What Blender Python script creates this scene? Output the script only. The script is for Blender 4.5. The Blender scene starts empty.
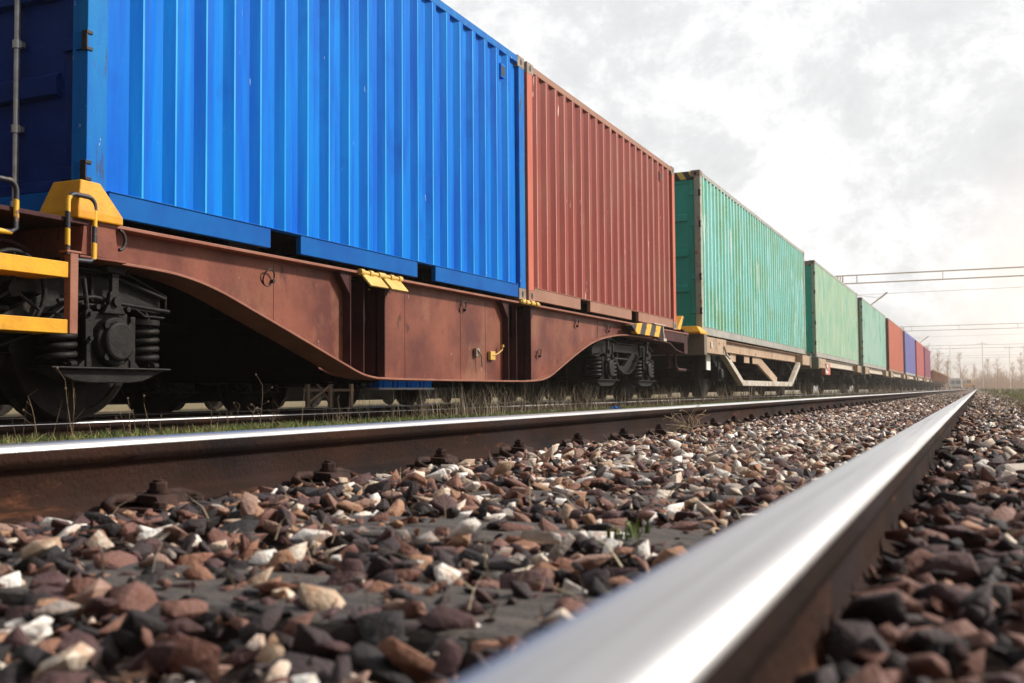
import bpy, bmesh, math, random
import numpy as np
from mathutils import Vector, Matrix, Euler
R = math.radians
random.seed(7); rng = np.random.default_rng(11)
scene = bpy.context.scene
C = scene.collection
CZ = 0.2514

# ------------------------------------------------------------------ camera
cd = bpy.data.cameras.new('camera'); cam = bpy.data.objects.new('camera', cd); C.objects.link(cam)
yaw, pitch, roll = 0.4135, 0.0478, -0.0077
F = Vector((-math.sin(yaw)*math.cos(pitch), math.cos(yaw)*math.cos(pitch), math.sin(pitch)))
R0 = Vector((math.cos(yaw), math.sin(yaw), 0)); U0 = R0.cross(F)
Rr = math.cos(roll)*R0 + math.sin(roll)*U0; Ur = -math.sin(roll)*R0 + math.cos(roll)*U0
m = Matrix((Rr, Ur, -F)).transposed().to_4x4(); m.translation = (0, 0, CZ)
cam.matrix_world = m
cd.sensor_width = 36; cd.lens = 1059.8*36/1024
cd.clip_start = 0.02; cd.clip_end = 6000
cd.dof.use_dof = True; cd.dof.focus_distance = 6.5; cd.dof.aperture_fstop = 6.3
scene.camera = cam

# ------------------------------------------------------------------ sky and sun
SUN_EL, SUN_AZ = 34, 52            # azimuth measured from +Y (along the track) towards +X
w = bpy.data.worlds.new('World'); scene.world = w; w.use_nodes = True
nt = w.node_tree; N = nt.nodes; L = nt.links; N.clear()
out = N.new('ShaderNodeOutputWorld'); bg = N.new('ShaderNodeBackground'); bg.inputs[1].default_value = 0.1
sky = N.new('ShaderNodeTexSky'); sky.sky_type = 'NISHITA'; sky.sun_disc = False
sky.sun_elevation = R(SUN_EL); sky.sun_rotation = R(SUN_AZ)
tc = N.new('ShaderNodeTexCoord'); mp = N.new('ShaderNodeMapping'); mp.inputs['Scale'].default_value = (1, 1, 1.2)
n1 = N.new('ShaderNodeTexNoise'); n1.inputs['Scale'].default_value = 8.5; n1.inputs['Detail'].default_value = 12; n1.inputs['Roughness'].default_value = .70
n1.inputs['Distortion'].default_value = .15
r1 = N.new('ShaderNodeValToRGB'); e = r1.color_ramp.elements
e[0].position = .33; e[0].color = (7.1, 7.12, 7.18, 1); e[1].position = .60; e[1].color = (10.4, 10.4, 10.4, 1)
k = e.new(.46); k.color = (7.9, 7.92, 7.95, 1)
mx = N.new('ShaderNodeMixRGB'); mx.inputs[0].default_value = .93
L.new(tc.outputs['Generated'], mp.inputs[0]); L.new(mp.outputs[0], n1.inputs['Vector']); L.new(n1.outputs[0], r1.inputs[0])
dt = N.new('ShaderNodeVectorMath'); dt.operation = 'DOT_PRODUCT'; dt.inputs[1].default_value = (math.sin(R(20)), math.cos(R(20)), 0)
gr = N.new('ShaderNodeMapRange'); gr.inputs[1].default_value = -.55; gr.inputs[2].default_value = .5; gr.inputs[3].default_value = .24; gr.inputs[4].default_value = 1.0
ml = N.new('ShaderNodeMixRGB'); ml.blend_type = 'MULTIPLY'; ml.inputs[0].default_value = 1
L.new(tc.outputs['Generated'], dt.inputs[0]); L.new(dt.outputs['Value'], gr.inputs[0]); L.new(r1.outputs[0], ml.inputs[1]); L.new(gr.outputs[0], ml.inputs[2])
L.new(sky.outputs[0], mx.inputs[1]); gd = N.new('ShaderNodeVectorMath'); gd.operation = 'DOT_PRODUCT'; gd.inputs[1].default_value = (math.sin(R(9)), math.cos(R(9)), .02)
gf = N.new('ShaderNodeMapRange'); gf.inputs[1].default_value = .972; gf.inputs[2].default_value = 1.0; gf.interpolation_type = 'SMOOTHSTEP'; gf.inputs[4].default_value = .85
gw = N.new('ShaderNodeMixRGB'); gw.inputs[2].default_value = (11.5, 10.3, 9.3, 1)
L.new(tc.outputs['Generated'], gd.inputs[0]); L.new(gd.outputs['Value'], gf.inputs[0]); L.new(gf.outputs[0], gw.inputs[0]); L.new(ml.outputs[0], gw.inputs[1]); L.new(gw.outputs[0], mx.inputs[2]); L.new(mx.outputs[0], bg.inputs[0]); L.new(bg.outputs[0], out.inputs[0])
sd = bpy.data.lights.new('sun', 'SUN'); sun = bpy.data.objects.new('sun', sd); C.objects.link(sun)
sd.energy = 4.4; sd.angle = R(5); sd.color = (1, .93, .84)
sv = Vector((math.sin(R(SUN_AZ))*math.cos(R(SUN_EL)), math.cos(R(SUN_AZ))*math.cos(R(SUN_EL)), math.sin(R(SUN_EL))))
sun.rotation_euler = sv.to_track_quat('Z', 'Y').to_euler()
scene.view_settings.view_transform = 'Standard'; scene.view_settings.look = 'None'
scene.view_settings.exposure = 0.2; scene.view_settings.gamma = 1
scene.render.resolution_x = 1024; scene.render.resolution_y = 683

# ------------------------------------------------------------------ materials
def mat(name, base, rough=.6, metal=0, var=None, vscale=3, vstretch=(1, 1, 1), rust=None, rust_t=.62, rust_scale=6, rust_stretch=(1, 1, 1),
        grime=None, grime_t=.6, grime_scale=1.3, bump=0, bump_scale=60, spec=.28, speck=None, speck_t=.70, speck_scale=30, speck_stretch=(1, 1, .35), bump_stretch=(1, 1, 1)):
    M = bpy.data.materials.new(name); M.use_nodes = True
    t = M.node_tree; n = t.nodes; l = t.links
    b = n['Principled BSDF']; b.inputs['Roughness'].default_value = rough; b.inputs['Metallic'].default_value = metal
    b.inputs['Specular IOR Level'].default_value = spec
    co = n.new('ShaderNodeTexCoord'); oi = n.new('ShaderNodeObjectInfo')
    off = n.new('ShaderNodeVectorMath'); off.operation = 'MULTIPLY_ADD'
    off.inputs[1].default_value = (37, 53, 29)
    l.new(oi.outputs['Random'], off.inputs[0]); off.inputs[1].default_value = (37, 53, 29); l.new(co.outputs['Object'], off.inputs[2])
    def noise(sc, st, det=6, rgh=.6):
        mp = n.new('ShaderNodeMapping'); mp.inputs['Scale'].default_value = st; l.new(off.outputs[0], mp.inputs[0])
        nn = n.new('ShaderNodeTexNoise'); nn.inputs['Scale'].default_value = sc; nn.inputs['Detail'].default_value = det; nn.inputs['Roughness'].default_value = rgh
        l.new(mp.outputs[0], nn.inputs['Vector']); return nn.outputs[0]
    def step(v, a, bb):
        q = n.new('ShaderNodeMapRange'); q.inputs[1].default_value = a; q.inputs[2].default_value = bb; l.new(v, q.inputs[0]); return q.outputs[0]
    col = n.new('ShaderNodeRGB'); col.outputs[0].default_value = (*base, 1); cur = col.outputs[0]
    def mix(f, c2):
        nonlocal cur
        q = n.new('ShaderNodeMixRGB'); l.new(f, q.inputs[0]); l.new(cur, q.inputs[1]); q.inputs[2].default_value = (*c2, 1); cur = q.outputs[0]
    if var: mix(step(noise(vscale, vstretch), .36, .66), var)
    if grime: mix(step(noise(grime_scale, (1, 1, .8)), grime_t, grime_t+.18), grime)
    if speck: mix(step(noise(speck_scale, speck_stretch, 3, .5), speck_t, speck_t+.03), speck)
    if rust: mix(step(noise(rust_scale, rust_stretch, 10, .72), rust_t, rust_t+.06), rust)
    l.new(cur, b.inputs['Base Color'])
    if bump:
        bp = n.new('ShaderNodeBump'); bp.inputs['Strength'].default_value = bump; bp.inputs['Distance'].default_value = .01
        l.new(noise(bump_scale, bump_stretch), bp.inputs['Height']); l.new(bp.outputs[0], b.inputs['Normal'])
    return M
RUST = (.13, .045, .018)
blue = mat('blue_paint', (.000, .115, .58), .55, spec=.07, var=(.0, .215, .70), vscale=2.2, vstretch=(3, 3, .25), rust=(.16, .07, .05), rust_t=.715, rust_scale=7, rust_stretch=(1, 1, .3), grime=(.0, .10, .50), grime_t=.56, speck=(.22, .42, .62), speck_t=.73, speck_scale=26, speck_stretch=(1, 1, .2), bump=.08)
blue_post = mat('blue_worn_paint', (.0, .12, .50), .55, spec=.12, var=(.0, .19, .52), vscale=4, vstretch=(2, 2, .4), rust=(.05, .06, .09), rust_t=.575, rust_scale=9, rust_stretch=(2, 2, .25), speck=(.5, .55, .6), speck_t=.7, bump=.15)
blue_base = mat('blue_faded_paint', (.0, .085, .36), .55, spec=.1, var=(.0, .12, .42), vscale=3, rust=(.10, .06, .05), rust_t=.68, rust_scale=10, bump=.1)
navy = mat('shaded_blue_door_paint', (.0, .018, .14), .5, spec=.12, var=(.0, .03, .20), vscale=3, rust=(.05, .05, .09), rust_t=.70, bump=.1)  # door blue darkened to paint in the shade of the camera-facing end
edge_blue = mat('worn_blue_edge_highlight', (.0, .31, .76), .5, spec=.15, var=(.05, .45, .82), vscale=5, vstretch=(3, 3, .3))  # these three edge paints mix pale wear with painted rib-edge highlights
edge_red = mat('worn_red_edge_highlight', (.62, .26, .20), .5, var=(.75, .42, .34), vscale=5, vstretch=(3, 3, .3))
edge_teal = mat('worn_white_edge_highlight', (.55, .84, .78), .5, var=(.80, .88, .86), vscale=5, vstretch=(3, 3, .3))
red = mat('oxide_red_paint', (.225, .034, .024), .5, spec=.2, var=(.31, .058, .040), vscale=2, vstretch=(3, 3, .2), rust=(.16, .035, .022), rust_t=.70, rust_scale=5, rust_stretch=(1, 1, .6), speck=(.75, .50, .42), speck_t=.70, speck_scale=16, speck_stretch=(1, 1, .15), grime=(.27, .075, .048), grime_t=.50, bump=.15)
red_post = mat('orange_red_paint', (.56, .15, .085), .5, var=(.48, .10, .06), vscale=4, vstretch=(2, 2, .4), rust=RUST, rust_t=.66, rust_scale=9, bump=.15)
red_base = mat('dusty_brown_paint', (.30, .15, .10), .6, var=(.36, .18, .12), rust=RUST, rust_t=.62, rust_scale=8, bump=.15)
teal = mat('weathered_teal_paint', (.055, .42, .32), .5, var=(.20, .58, .54), vscale=3.5, vstretch=(3, 3, .12), rust=(.30, .20, .08), rust_t=.62, rust_scale=6, rust_stretch=(1, 3, .10), grime=(.12, .36, .17), grime_t=.47, speck=(.62, .75, .70), speck_t=.64, speck_scale=10, speck_stretch=(1, 2, .08), bump=.12)
teal_door = mat('teal_door_paint', (.01, .40, .30), .5, var=(.02, .48, .40), vscale=2, rust=(.10, .10, .05), rust_t=.70, bump=.1)
pale_green = mat('faded_green_paint', (.30, .53, .32), .6, var=(.44, .60, .40), vscale=3.5, vstretch=(2, 3, .12), rust=(.42, .34, .14), rust_t=.60, rust_scale=4, rust_stretch=(1, 2.5, .15), grime=(.14, .48, .34), grime_t=.5, speck=(.6, .68, .58), speck_t=.62, speck_scale=8, speck_stretch=(1, 2, .08), bump=.12)
pale_teal = mat('faded_teal_paint', (.28, .55, .43), .6, var=(.50, .66, .60), vscale=3, vstretch=(2, 2.5, .12), rust=(.40, .28, .18), rust_t=.64, rust_scale=4, rust_stretch=(1, 2.5, .15), grime=(.12, .46, .32), grime_t=.5, bump=.12)
post_grey = mat('bare_weathered_post_paint', (.42, .42, .34), .6, var=(.30, .42, .34), vscale=4, vstretch=(2, 2, .4), rust=(.30, .17, .07), rust_t=.55, rust_scale=7, bump=.2)
rail_grey = mat('dusty_grey_paint', (.40, .39, .35), .65, var=(.30, .30, .27), vscale=3, rust=(.24, .14, .08), rust_t=.60, rust_scale=6, bump=.2)
olive = mat('olive_brown_door_paint', (.16, .12, .05), .6, var=(.22, .16, .07), vscale=3, rust=RUST, rust_t=.60, bump=.2)
red2 = mat('faded_coral_red_paint', (.56, .13, .08), .6, var=(.60, .20, .13), vscale=3, vstretch=(2, 2.5, .15), rust=(.25, .07, .05), rust_t=.64, rust_stretch=(1, 2, .2), bump=.1)
indigo = mat('faded_indigo_paint', (.13, .13, .42), .6, var=(.22, .22, .50), vscale=3, vstretch=(2, 2.5, .15), rust=(.2, .10, .12), rust_t=.66, bump=.1)
crimson = mat('faded_crimson_paint', (.50, .09, .10), .6, var=(.55, .16, .15), vscale=3, vstretch=(2, 2.5, .15), rust=(.22, .07, .07), rust_t=.66, bump=.1)
maroon = mat('plum_maroon_paint', (.26, .06, .12), .6, var=(.32, .10, .17), vscale=3, vstretch=(2, 2.5, .15), rust=(.14, .05, .06), rust_t=.66, bump=.1)
dark_red = mat('dark_red_door_paint', (.14, .02, .02), .6, bump=.1)
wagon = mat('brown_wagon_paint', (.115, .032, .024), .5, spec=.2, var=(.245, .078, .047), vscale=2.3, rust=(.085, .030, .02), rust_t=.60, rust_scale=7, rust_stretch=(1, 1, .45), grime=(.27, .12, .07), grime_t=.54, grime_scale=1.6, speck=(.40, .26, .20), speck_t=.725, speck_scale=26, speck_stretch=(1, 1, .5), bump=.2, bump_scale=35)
wagon_edge = mat('brown_flange_paint', (.25, .088, .056), .5, var=(.33, .14, .09), vscale=5, rust=RUST, rust_t=.62, rust_scale=14, bump=.2)
wagon_dark = mat('grimy_dark_brown_paint', (.038, .012, .014), .65, spec=.15, var=(.075, .026, .024), vscale=3, rust=RUST, rust_t=.66, bump=.2)
tan = mat('dusty_tan_paint', (.42, .29, .19), .65, var=(.50, .37, .26), vscale=2.5, rust=(.20, .085, .04), rust_t=.58, rust_scale=5, grime=(.24, .14, .09), grime_t=.56, bump=.25)
greybrown = mat('grey_brown_paint', (.17, .145, .105), .6, var=(.22, .18, .13), rust=(.12, .06, .035), rust_t=.64, bump=.2)
cream = mat('pale_sill_paint', (.62, .57, .50), .6, var=(.50, .42, .32), vscale=4, rust=(.26, .14, .07), rust_t=.60, bump=.2)
yellow = mat('worn_yellow_paint', (.78, .40, .015), .5, var=(.62, .27, .012), vscale=5, rust=(.22, .08, .02), rust_t=.655, rust_scale=16, grime=(.45, .18, .02), grime_t=.58, grime_scale=4, bump=.2)
yellow_pale = mat('pale_yellow_paint', (.72, .50, .14), .5, var=(.6, .36, .08), vscale=7, rust=(.2, .09, .03), rust_t=.6, rust_scale=16, bump=.2)
black = mat('black_paint', (.018, .018, .022), .5)
grease = mat('greasy_dark_steel', (.008, .0075, .0075), .55, spec=.15, var=(.022, .020, .018), vscale=9, rust=(.055, .035, .022), rust_t=.6, rust_scale=12, bump=.35, bump_scale=50)
void = mat('grimy_shaded_underframe_paint', (.006, .005, .005), .95, spec=.05, var=(.011, .009, .008), vscale=4)  # near black: grime with the underside shade painted in
wheelm = mat('dusty_wheel_steel', (.011, .009, .008), .7, spec=.12, var=(.028, .021, .017), vscale=6, bump=.3)
tread = mat('polished_wheel_tread', (.30, .29, .28), .35, 1)
galv = mat('galvanised_steel', (.55, .56, .56), .38, .75, var=(.38, .36, .33), vscale=14, rust=(.24, .14, .08), rust_t=.68, rust_scale=20)
castm = mat('worn_corner_steel', (.34, .28, .22), .55, var=(.2, .15, .12), vscale=18, rust=(.28, .12, .05), rust_t=.56, rust_scale=20, bump=.3)
railtop = mat('polished_rail_steel', (.62, .61, .61), .36, 1, var=(.44, .42, .41), vscale=3, vstretch=(40, .35, 40), rust=(.30, .22, .17), rust_t=.66, rust_scale=9, rust_stretch=(6, .12, 6), bump=.10, bump_scale=30, bump_stretch=(14, .06, 2))
railside = mat('rusty_rail_steel', (.012, .009, .009), .9, .0, spec=.1, var=(.042, .019, .012), vscale=5, vstretch=(1, .4, 1), rust=(.10, .042, .022), rust_t=.60, rust_scale=9, rust_stretch=(1, .25, 1), grime=(.035, .024, .025), grime_t=.5, grime_scale=1.2, bump=.5, bump_scale=90)
clipm = mat('rusted_fastening_iron', (.024, .015, .014), .8, spec=.15, var=(.075, .038, .028), vscale=18, rust=(.15, .06, .03), rust_t=.63, rust_scale=30, bump=.4)
woodm = mat('oil_stained_sleeper_timber', (.060, .052, .050), .8, var=(.115, .095, .08), vscale=5, vstretch=(.5, 8, 8), rust=(.02, .017, .017), rust_t=.58, rust_scale=9, rust_stretch=(.25, 6, 6), bump=.8, bump_scale=40)
concrete = mat('pale_concrete', (.58, .50, .42), .85, var=(.44, .36, .29), vscale=6, bump=.6)
whitep = mat('white_paint', (.80, .80, .78), .5, var=(.68, .66, .62), vscale=3)
glass = mat('dark_blue_window_glass', (.04, .09, .17), .1)
gantm = mat('haze_paled_gantry_steel', (.85, .82, .70), .7, 0, var=(.82, .76, .58), vscale=2)  # steel coloured pale to paint in haze and sky glare
rustbox = mat('rusty_wagon_side_paint', (.34, .15, .08), .7, var=(.46, .24, .14), vscale=3, vstretch=(1, 2, .4), rust=(.16, .055, .03), rust_t=.55, bump=.2)
bark = mat('grey_brown_bark', (.36, .25, .18), .9, var=(.26, .18, .13), vscale=6, bump=.5)
twig = mat('haze_lightened_twigs', (.62, .34, .18), .9, var=(.46, .27, .16), vscale=1)  # twig colour lightened to carry the distance haze
ringm = mat('black_iron_loop', (.03, .024, .024), .5, bump=.2)

# striped paint (a real painted pattern)
def stripes(name, ca, cb, w_=.09, axis=(0, 1, 1)):
    M = bpy.data.materials.new(name); M.use_nodes = True; t = M.node_tree; n = t.nodes; l = t.links
    co = n.new('ShaderNodeTexCoord'); d = n.new('ShaderNodeVectorMath'); d.operation = 'DOT_PRODUCT'
    v = Vector(axis).normalized(); d.inputs[1].default_value = v; l.new(co.outputs['Object'], d.inputs[0])
    a = n.new('ShaderNodeMath'); a.operation = 'DIVIDE'; a.inputs[1].default_value = w_*2; l.new(d.outputs['Value'], a.inputs[0])
    f = n.new('ShaderNodeMath'); f.operation = 'FRACT'; l.new(a.outputs[0], f.inputs[0])
    g = n.new('ShaderNodeMath'); g.operation = 'GREATER_THAN'; g.inputs[1].default_value = .5; l.new(f.outputs[0], g.inputs[0])
    nz = n.new('ShaderNodeTexNoise'); nz.inputs['Scale'].default_value = 14; nz.inputs['Detail'].default_value = 6; l.new(co.outputs['Object'], nz.inputs['Vector'])
    q = n.new('ShaderNodeMixRGB'); l.new(g.outputs[0], q.inputs[0]); q.inputs[1].default_value = (*ca, 1); q.inputs[2].default_value = (*cb, 1)
    s = n.new('ShaderNodeMapRange'); s.inputs[1].default_value = .62; s.inputs[2].default_value = .68; l.new(nz.outputs[0], s.inputs[0])
    q2 = n.new('ShaderNodeMixRGB'); l.new(s.outputs[0], q2.inputs[0]); l.new(q.outputs[0], q2.inputs[1]); q2.inputs[2].default_value = (.2, .09, .03, 1)
    l.new(q2.outputs[0], n['Principled BSDF'].inputs['Base Color']); n['Principled BSDF'].inputs['Roughness'].default_value = .55
    return M
hazard = stripes('yellow_black_stripes', (.80, .42, .02), (.015, .015, .02), .19, (0, 1, -.75))
hazard_small = stripes('small_yellow_black_stripes', (.72, .62, .12), (.03, .03, .03), .09, (1, 0, .6))
hazard_tube = stripes('yellow_black_banding', (.78, .42, .02), (.02, .02, .03), .085, (0, .3, 1))

# ------------------------------------------------------------------ mesh helpers
class MB:
    def __init__(s): s.v = []; s.f = []; s.m = []; s.sm = []
    def add(s, vs, fs, mi=0, smooth=False):
        o = len(s.v); s.v += [tuple(v) for v in vs]
        for f in fs: s.f.append([i+o for i in f]); s.m.append(mi); s.sm.append(smooth)
        return s
    def box(s, x0, x1, y0, y1, z0, z1, mi=0):
        if x0 > x1: x0, x1 = x1, x0
        if y0 > y1: y0, y1 = y1, y0
        if z0 > z1: z0, z1 = z1, z0
        return s.add([(x, y, z) for x in (x0, x1) for y in (y0, y1) for z in (z0, z1)],
                     [(0, 1, 3, 2), (4, 6, 7, 5), (0, 4, 5, 1), (2, 3, 7, 6), (0, 2, 6, 4), (1, 5, 7, 3)], mi)
    def prism(s, pts, a0, a1, axis='x', mi=0, smooth=False):
        """closed outline; axis x: pts are (y,z); axis y: pts (x,z); axis z: pts (x,y)"""
        n = len(pts)
        def P(p, a): return {'x': (a, p[0], p[1]), 'y': (p[0], a, p[1]), 'z': (p[0], p[1], a)}[axis]
        vs = [P(p, a0) for p in pts] + [P(p, a1) for p in pts]
        area = sum(pts[i][0]*pts[(i+1) % n][1]-pts[(i+1) % n][0]*pts[i][1] for i in range(n))
        rev = (area < 0) != (axis == 'y'); rev = rev != (a1 < a0)
        c0 = list(range(n)); c1 = [i+n for i in c0]
        sides = [(i, (i+1) % n, (i+1) % n+n, i+n) for i in range(n)]
        if not rev: fs = [c0[::-1], c1]; 
        else: fs = [c0, c1[::-1]]; sides = [q[::-1] for q in sides]
        s.add(vs, fs, mi, False); o = len(s.v)-2*n
        for q in sides: s.f.append([i+o for i in q]); s.m.append(mi); s.sm.append(smooth)
        return s
    def tube(s, pts, r, seg=8, mi=0, caps=True, closed=False):
        pts = [Vector(p) for p in pts]; n = len(pts); rings = []
        up = Vector((0, 0, 1)); prev = None
        for i, p in enumerate(pts):
            if closed: d = pts[(i+1) % n]-pts[i-1]
            else: d = pts[min(i+1, n-1)]-pts[max(i-1, 0)]
            d.normalize()
            if prev is None:
                a = d.orthogonal().normalized() if abs(d.z) > .9 else d.cross(up).normalized()
            else: a = (prev-d*prev.dot(d)).normalized()
            prev = a; b = d.cross(a)
            rr = r[i] if isinstance(r, (list, tuple)) else r
            rings.append([p+rr*(math.cos(t)*a+math.sin(t)*b) for t in [2*math.pi*j/seg for j in range(seg)]])
        vs = [v for q in rings for v in q]; fs = []
        for i in range(n if closed else n-1):
            i2 = (i+1) % n
            for j in range(seg):
                j2 = (j+1) % seg; fs.append((i*seg+j, i*seg+j2, i2*seg+j2, i2*seg+j))
        s.add(vs, fs, mi, True)
        if caps and not closed:
            s.add(rings[0], [list(range(seg))[::-1]], mi); s.add(rings[-1], [list(range(seg))], mi)
        return s
    def lathe(s, prof, c, axis='x', seg=32, mi=0, smooth=False):
        """prof: (a, r) along axis"""
        vs = []; n = len(prof)
        for a, r in prof:
            for j in range(seg):
                t = 2*math.pi*j/seg; u, v = r*math.cos(t), r*math.sin(t)
                vs.append({'x': (c[0]+a, c[1]+u, c[2]+v), 'y': (c[0]+v, c[1]+a, c[2]+u), 'z': (c[0]+u, c[1]+v, c[2]+a)}[axis])
        fs = [(i*seg+j, i*seg+(j+1) % seg, (i+1)*seg+(j+1) % seg, (i+1)*seg+j) for i in range(n-1) for j in range(seg)]
        fs = [f[::-1] for f in fs]
        s.add(vs, fs, mi, smooth)
        s.add(vs[:seg], [list(range(seg))], mi); s.add(vs[-seg:], [list(range(seg))[::-1]], mi)
        return s
    def cyl(s, c, r, l, axis='x', seg=16, mi=0): return s.lathe([(-l/2, r), (l/2, r)], c, axis, seg, mi, True)
    def sweep_box(s, pts, x0, x1, t, mi=0):
        """strip of thickness t following YZ polyline (top side on the line), lateral x0..x1"""
        n = len(pts); top = pts; bot = []
        for i in range(n):
            a = pts[max(i-1, 0)]; b = pts[min(i+1, n-1)]; d = Vector((b[0]-a[0], b[1]-a[1])).normalized()
            bot.append((pts[i][0]+d.y*t, pts[i][1]-d.x*t))
        vs = []
        for i in range(n): vs += [(x0, *top[i]), (x1, *top[i]), (x1, *bot[i]), (x0, *bot[i])]
        fs = []
        for i in range(n-1):
            for j in range(4): fs.append((i*4+j, i*4+(j+1) % 4, (i+1)*4+(j+1) % 4, (i+1)*4+j))
        fs.append((3, 2, 1, 0)); fs.append(tuple((n-1)*4+j for j in range(4)))
        s.add(vs, fs, mi); return s
    def build(s, name, mats, parent=None, bevel=0, loc=None):
        me = bpy.data.meshes.new(name); me.from_pydata(s.v, [], s.f)
        if not isinstance(mats, (list, tuple)): mats = [mats]
        for q in mats: me.materials.append(q)
        me.polygons.foreach_set('material_index', s.m); me.polygons.foreach_set('use_smooth', s.sm); me.update()
        bm = bmesh.new(); bm.from_mesh(me); bmesh.ops.recalc_face_normals(bm, faces=bm.faces); bm.to_mesh(me); bm.free()
        o = bpy.data.objects.new(name, me); C.objects.link(o)
        if parent is not None: o.parent = parent
        if loc: o.location = loc
        if bevel:
            b = o.modifiers.new('bevel', 'BEVEL'); b.width = bevel; b.segments = 2; b.limit_method = 'ANGLE'; b.angle_limit = R(40)
            b.harden_normals = False
        return o
def thing(name, loc, label, cat, group=None):
    o = bpy.data.objects.new(name, None); C.objects.link(o); o.location = loc; o.empty_display_size = .3
    o['label'] = label; o['category'] = cat
    if group: o['group'] = group
    return o
def tag(o, label=None, cat=None, group=None, kind=None):
    if label: o['label'] = label
    if cat: o['category'] = cat
    if group: o['group'] = group
    if kind: o['kind'] = kind
    return o
def copy_tree(o, parent=None):
    c = o.copy(); C.objects.link(c); c.parent = parent
    for ch in list(o.children): copy_tree(ch, c)
    return c
def smooth_pts(pts, k=6):
    """Catmull-Rom through 2D points"""
    o = []
    P = [pts[0]]+list(pts)+[pts[-1]]
    for i in range(1, len(P)-2):
        for j in range(k):
            t = j/k; a, b, c, d = [Vector(q) for q in P[i-1:i+3]]
            q = .5*((2*b)+(c-a)*t+(2*a-5*b+4*c-d)*t*t+(3*b-a-3*c+d)*t**3); o.append((q.x, q.y))
    o.append(tuple(pts[-1])); return o

# ================================================================== GROUND
TX = -5.576          # centre of the goods train's track
OX = -0.8965         # centre of our track
BX = -10.35          # centre of the track behind
RZT, RZB = .104, -.015   # rail-top heights of the other tracks (ours is .15)
def base_h(x, y):
    """height of the ballast / ground surface"""
    x = np.asarray(x, float); y = np.asarray(y, float)
    x0_ = x; h = np.interp(x, [-60, -16, -12.2, -8.6, -7.6, -7.0, -4.2, -3.7, -2.55, -2.2, -1.9, -1.55, -.10, .2, .45, 1.2, 2.5, 6, 60],
                  [-.25, -.25, -.17, -.17, -.13, -.055, -.045, .0, .0, .0, .012, .005, .062, .052, .03, -.03, -.07, -.10, -.12])
    return np.where((x0_ > -1.5) & (x0_ < -.13), .006, h)
def grid_mesh(name, xs, ys, hf, material):
    X, Y = np.meshgrid(xs, ys); Z = hf(X, Y)
    nx, ny = len(xs), len(ys); v = np.stack([X, Y, Z], -1).reshape(-1, 3)
    i = np.arange(nx*ny).reshape(ny, nx); f = np.stack([i[:-1, :-1], i[:-1, 1:], i[1:, 1:], i[1:, :-1]], -1).reshape(-1, 4)
    me = bpy.data.meshes.new(name); me.from_pydata(v.tolist(), [], f.tolist()); me.materials.append(material)
    me.polygons.foreach_set('use_smooth', [True]*len(f)); me.update()
    o = bpy.data.objects.new(name, me); C.objects.link(o); return o
# ground material: dirt near the tracks, darkened to paint in shade between stones, dry grass beyond
G = bpy.data.materials.new('ground_soil'); G.use_nodes = True; t = G.node_tree; n = t.nodes; l = t.links; b = n['Principled BSDF']
b.inputs['Roughness'].default_value = .95
co = n.new('ShaderNodeTexCoord')
na = n.new('ShaderNodeTexNoise'); na.inputs['Scale'].default_value = 22; na.inputs['Detail'].default_value = 8; na.inputs['Roughness'].default_value = .75; l.new(co.outputs['Object'], na.inputs['Vector'])
ra = n.new('ShaderNodeValToRGB'); e = ra.color_ramp.elements; e[0].position = .33; e[0].color = (.016, .011, .010, 1); e[1].position = .74; e[1].color = (.36, .25, .18, 1)
k = e.new(.46); k.color = (.06, .034, .026, 1); k = e.new(.58); k.color = (.21, .125, .085, 1); l.new(na.outputs[0], ra.inputs[0])
nb = n.new('ShaderNodeTexNoise'); nb.inputs['Scale'].default_value = .5; nb.inputs['Detail'].default_value = 8; nb.inputs['Roughness'].default_value = .7; l.new(co.outputs['Object'], nb.inputs['Vector'])
rb = n.new('ShaderNodeValToRGB'); e = rb.color_ramp.elements; e[0].position = .35; e[0].color = (.13, .10, .045, 1); e[1].position = .68; e[1].color = (.33, .22, .13, 1)
k = e.new(.5); k.color = (.20, .155, .065, 1); l.new(nb.outputs[0], rb.inputs[0])
sx = n.new('ShaderNodeSeparateXYZ'); l.new(co.outputs['Object'], sx.inputs[0])
ax = n.new('ShaderNodeMath'); ax.operation = 'ADD'; ax.inputs[1].default_value = 6.0; l.new(sx.outputs[0], ax.inputs[0])
ab = n.new('ShaderNodeMath'); ab.operation = 'ABSOLUTE'; l.new(ax.outputs[0], ab.inputs[0])
nc = n.new('ShaderNodeTexNoise'); nc.inputs['Scale'].default_value = 1.2; nc.inputs['Detail'].default_value = 5; l.new(co.outputs['Object'], nc.inputs['Vector'])
ad = n.new('ShaderNodeMath'); ad.operation = 'MULTIPLY_ADD'; ad.inputs[1].default_value = 3; l.new(nc.outputs[0], ad.inputs[0]); l.new(ab.outputs[0], ad.inputs[2])
mr = n.new('ShaderNodeMapRange'); mr.inputs[1].default_value = 9.0; mr.inputs[2].default_value = 10.2; l.new(ad.outputs[0], mr.inputs[0])
mq = n.new('ShaderNodeMixRGB'); l.new(mr.outputs[0], mq.inputs[0]); l.new(ra.outputs[0], mq.inputs[1]); l.new(rb.outputs[0], mq.inputs[2]); l.new(mq.outputs[0], b.inputs['Base Color'])
bp = n.new('ShaderNodeBump'); bp.inputs['Strength'].default_value = .9; bp.inputs['Distance'].default_value = .04; l.new(na.outputs[0], bp.inputs['Height']); l.new(bp.outputs[0], b.inputs['Normal'])
xs = np.unique(np.concatenate([np.linspace(-1500, -60, 10), np.linspace(-60, -16, 12), np.arange(-16, 6.01, .2), np.linspace(6, 60, 15), np.linspace(60, 1500, 10)]))
ys = np.unique(np.concatenate([np.linspace(-60, -3, 8), np.arange(-3, 40, .4), np.linspace(40, 300, 60), np.linspace(300, 3000, 20)]))
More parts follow.
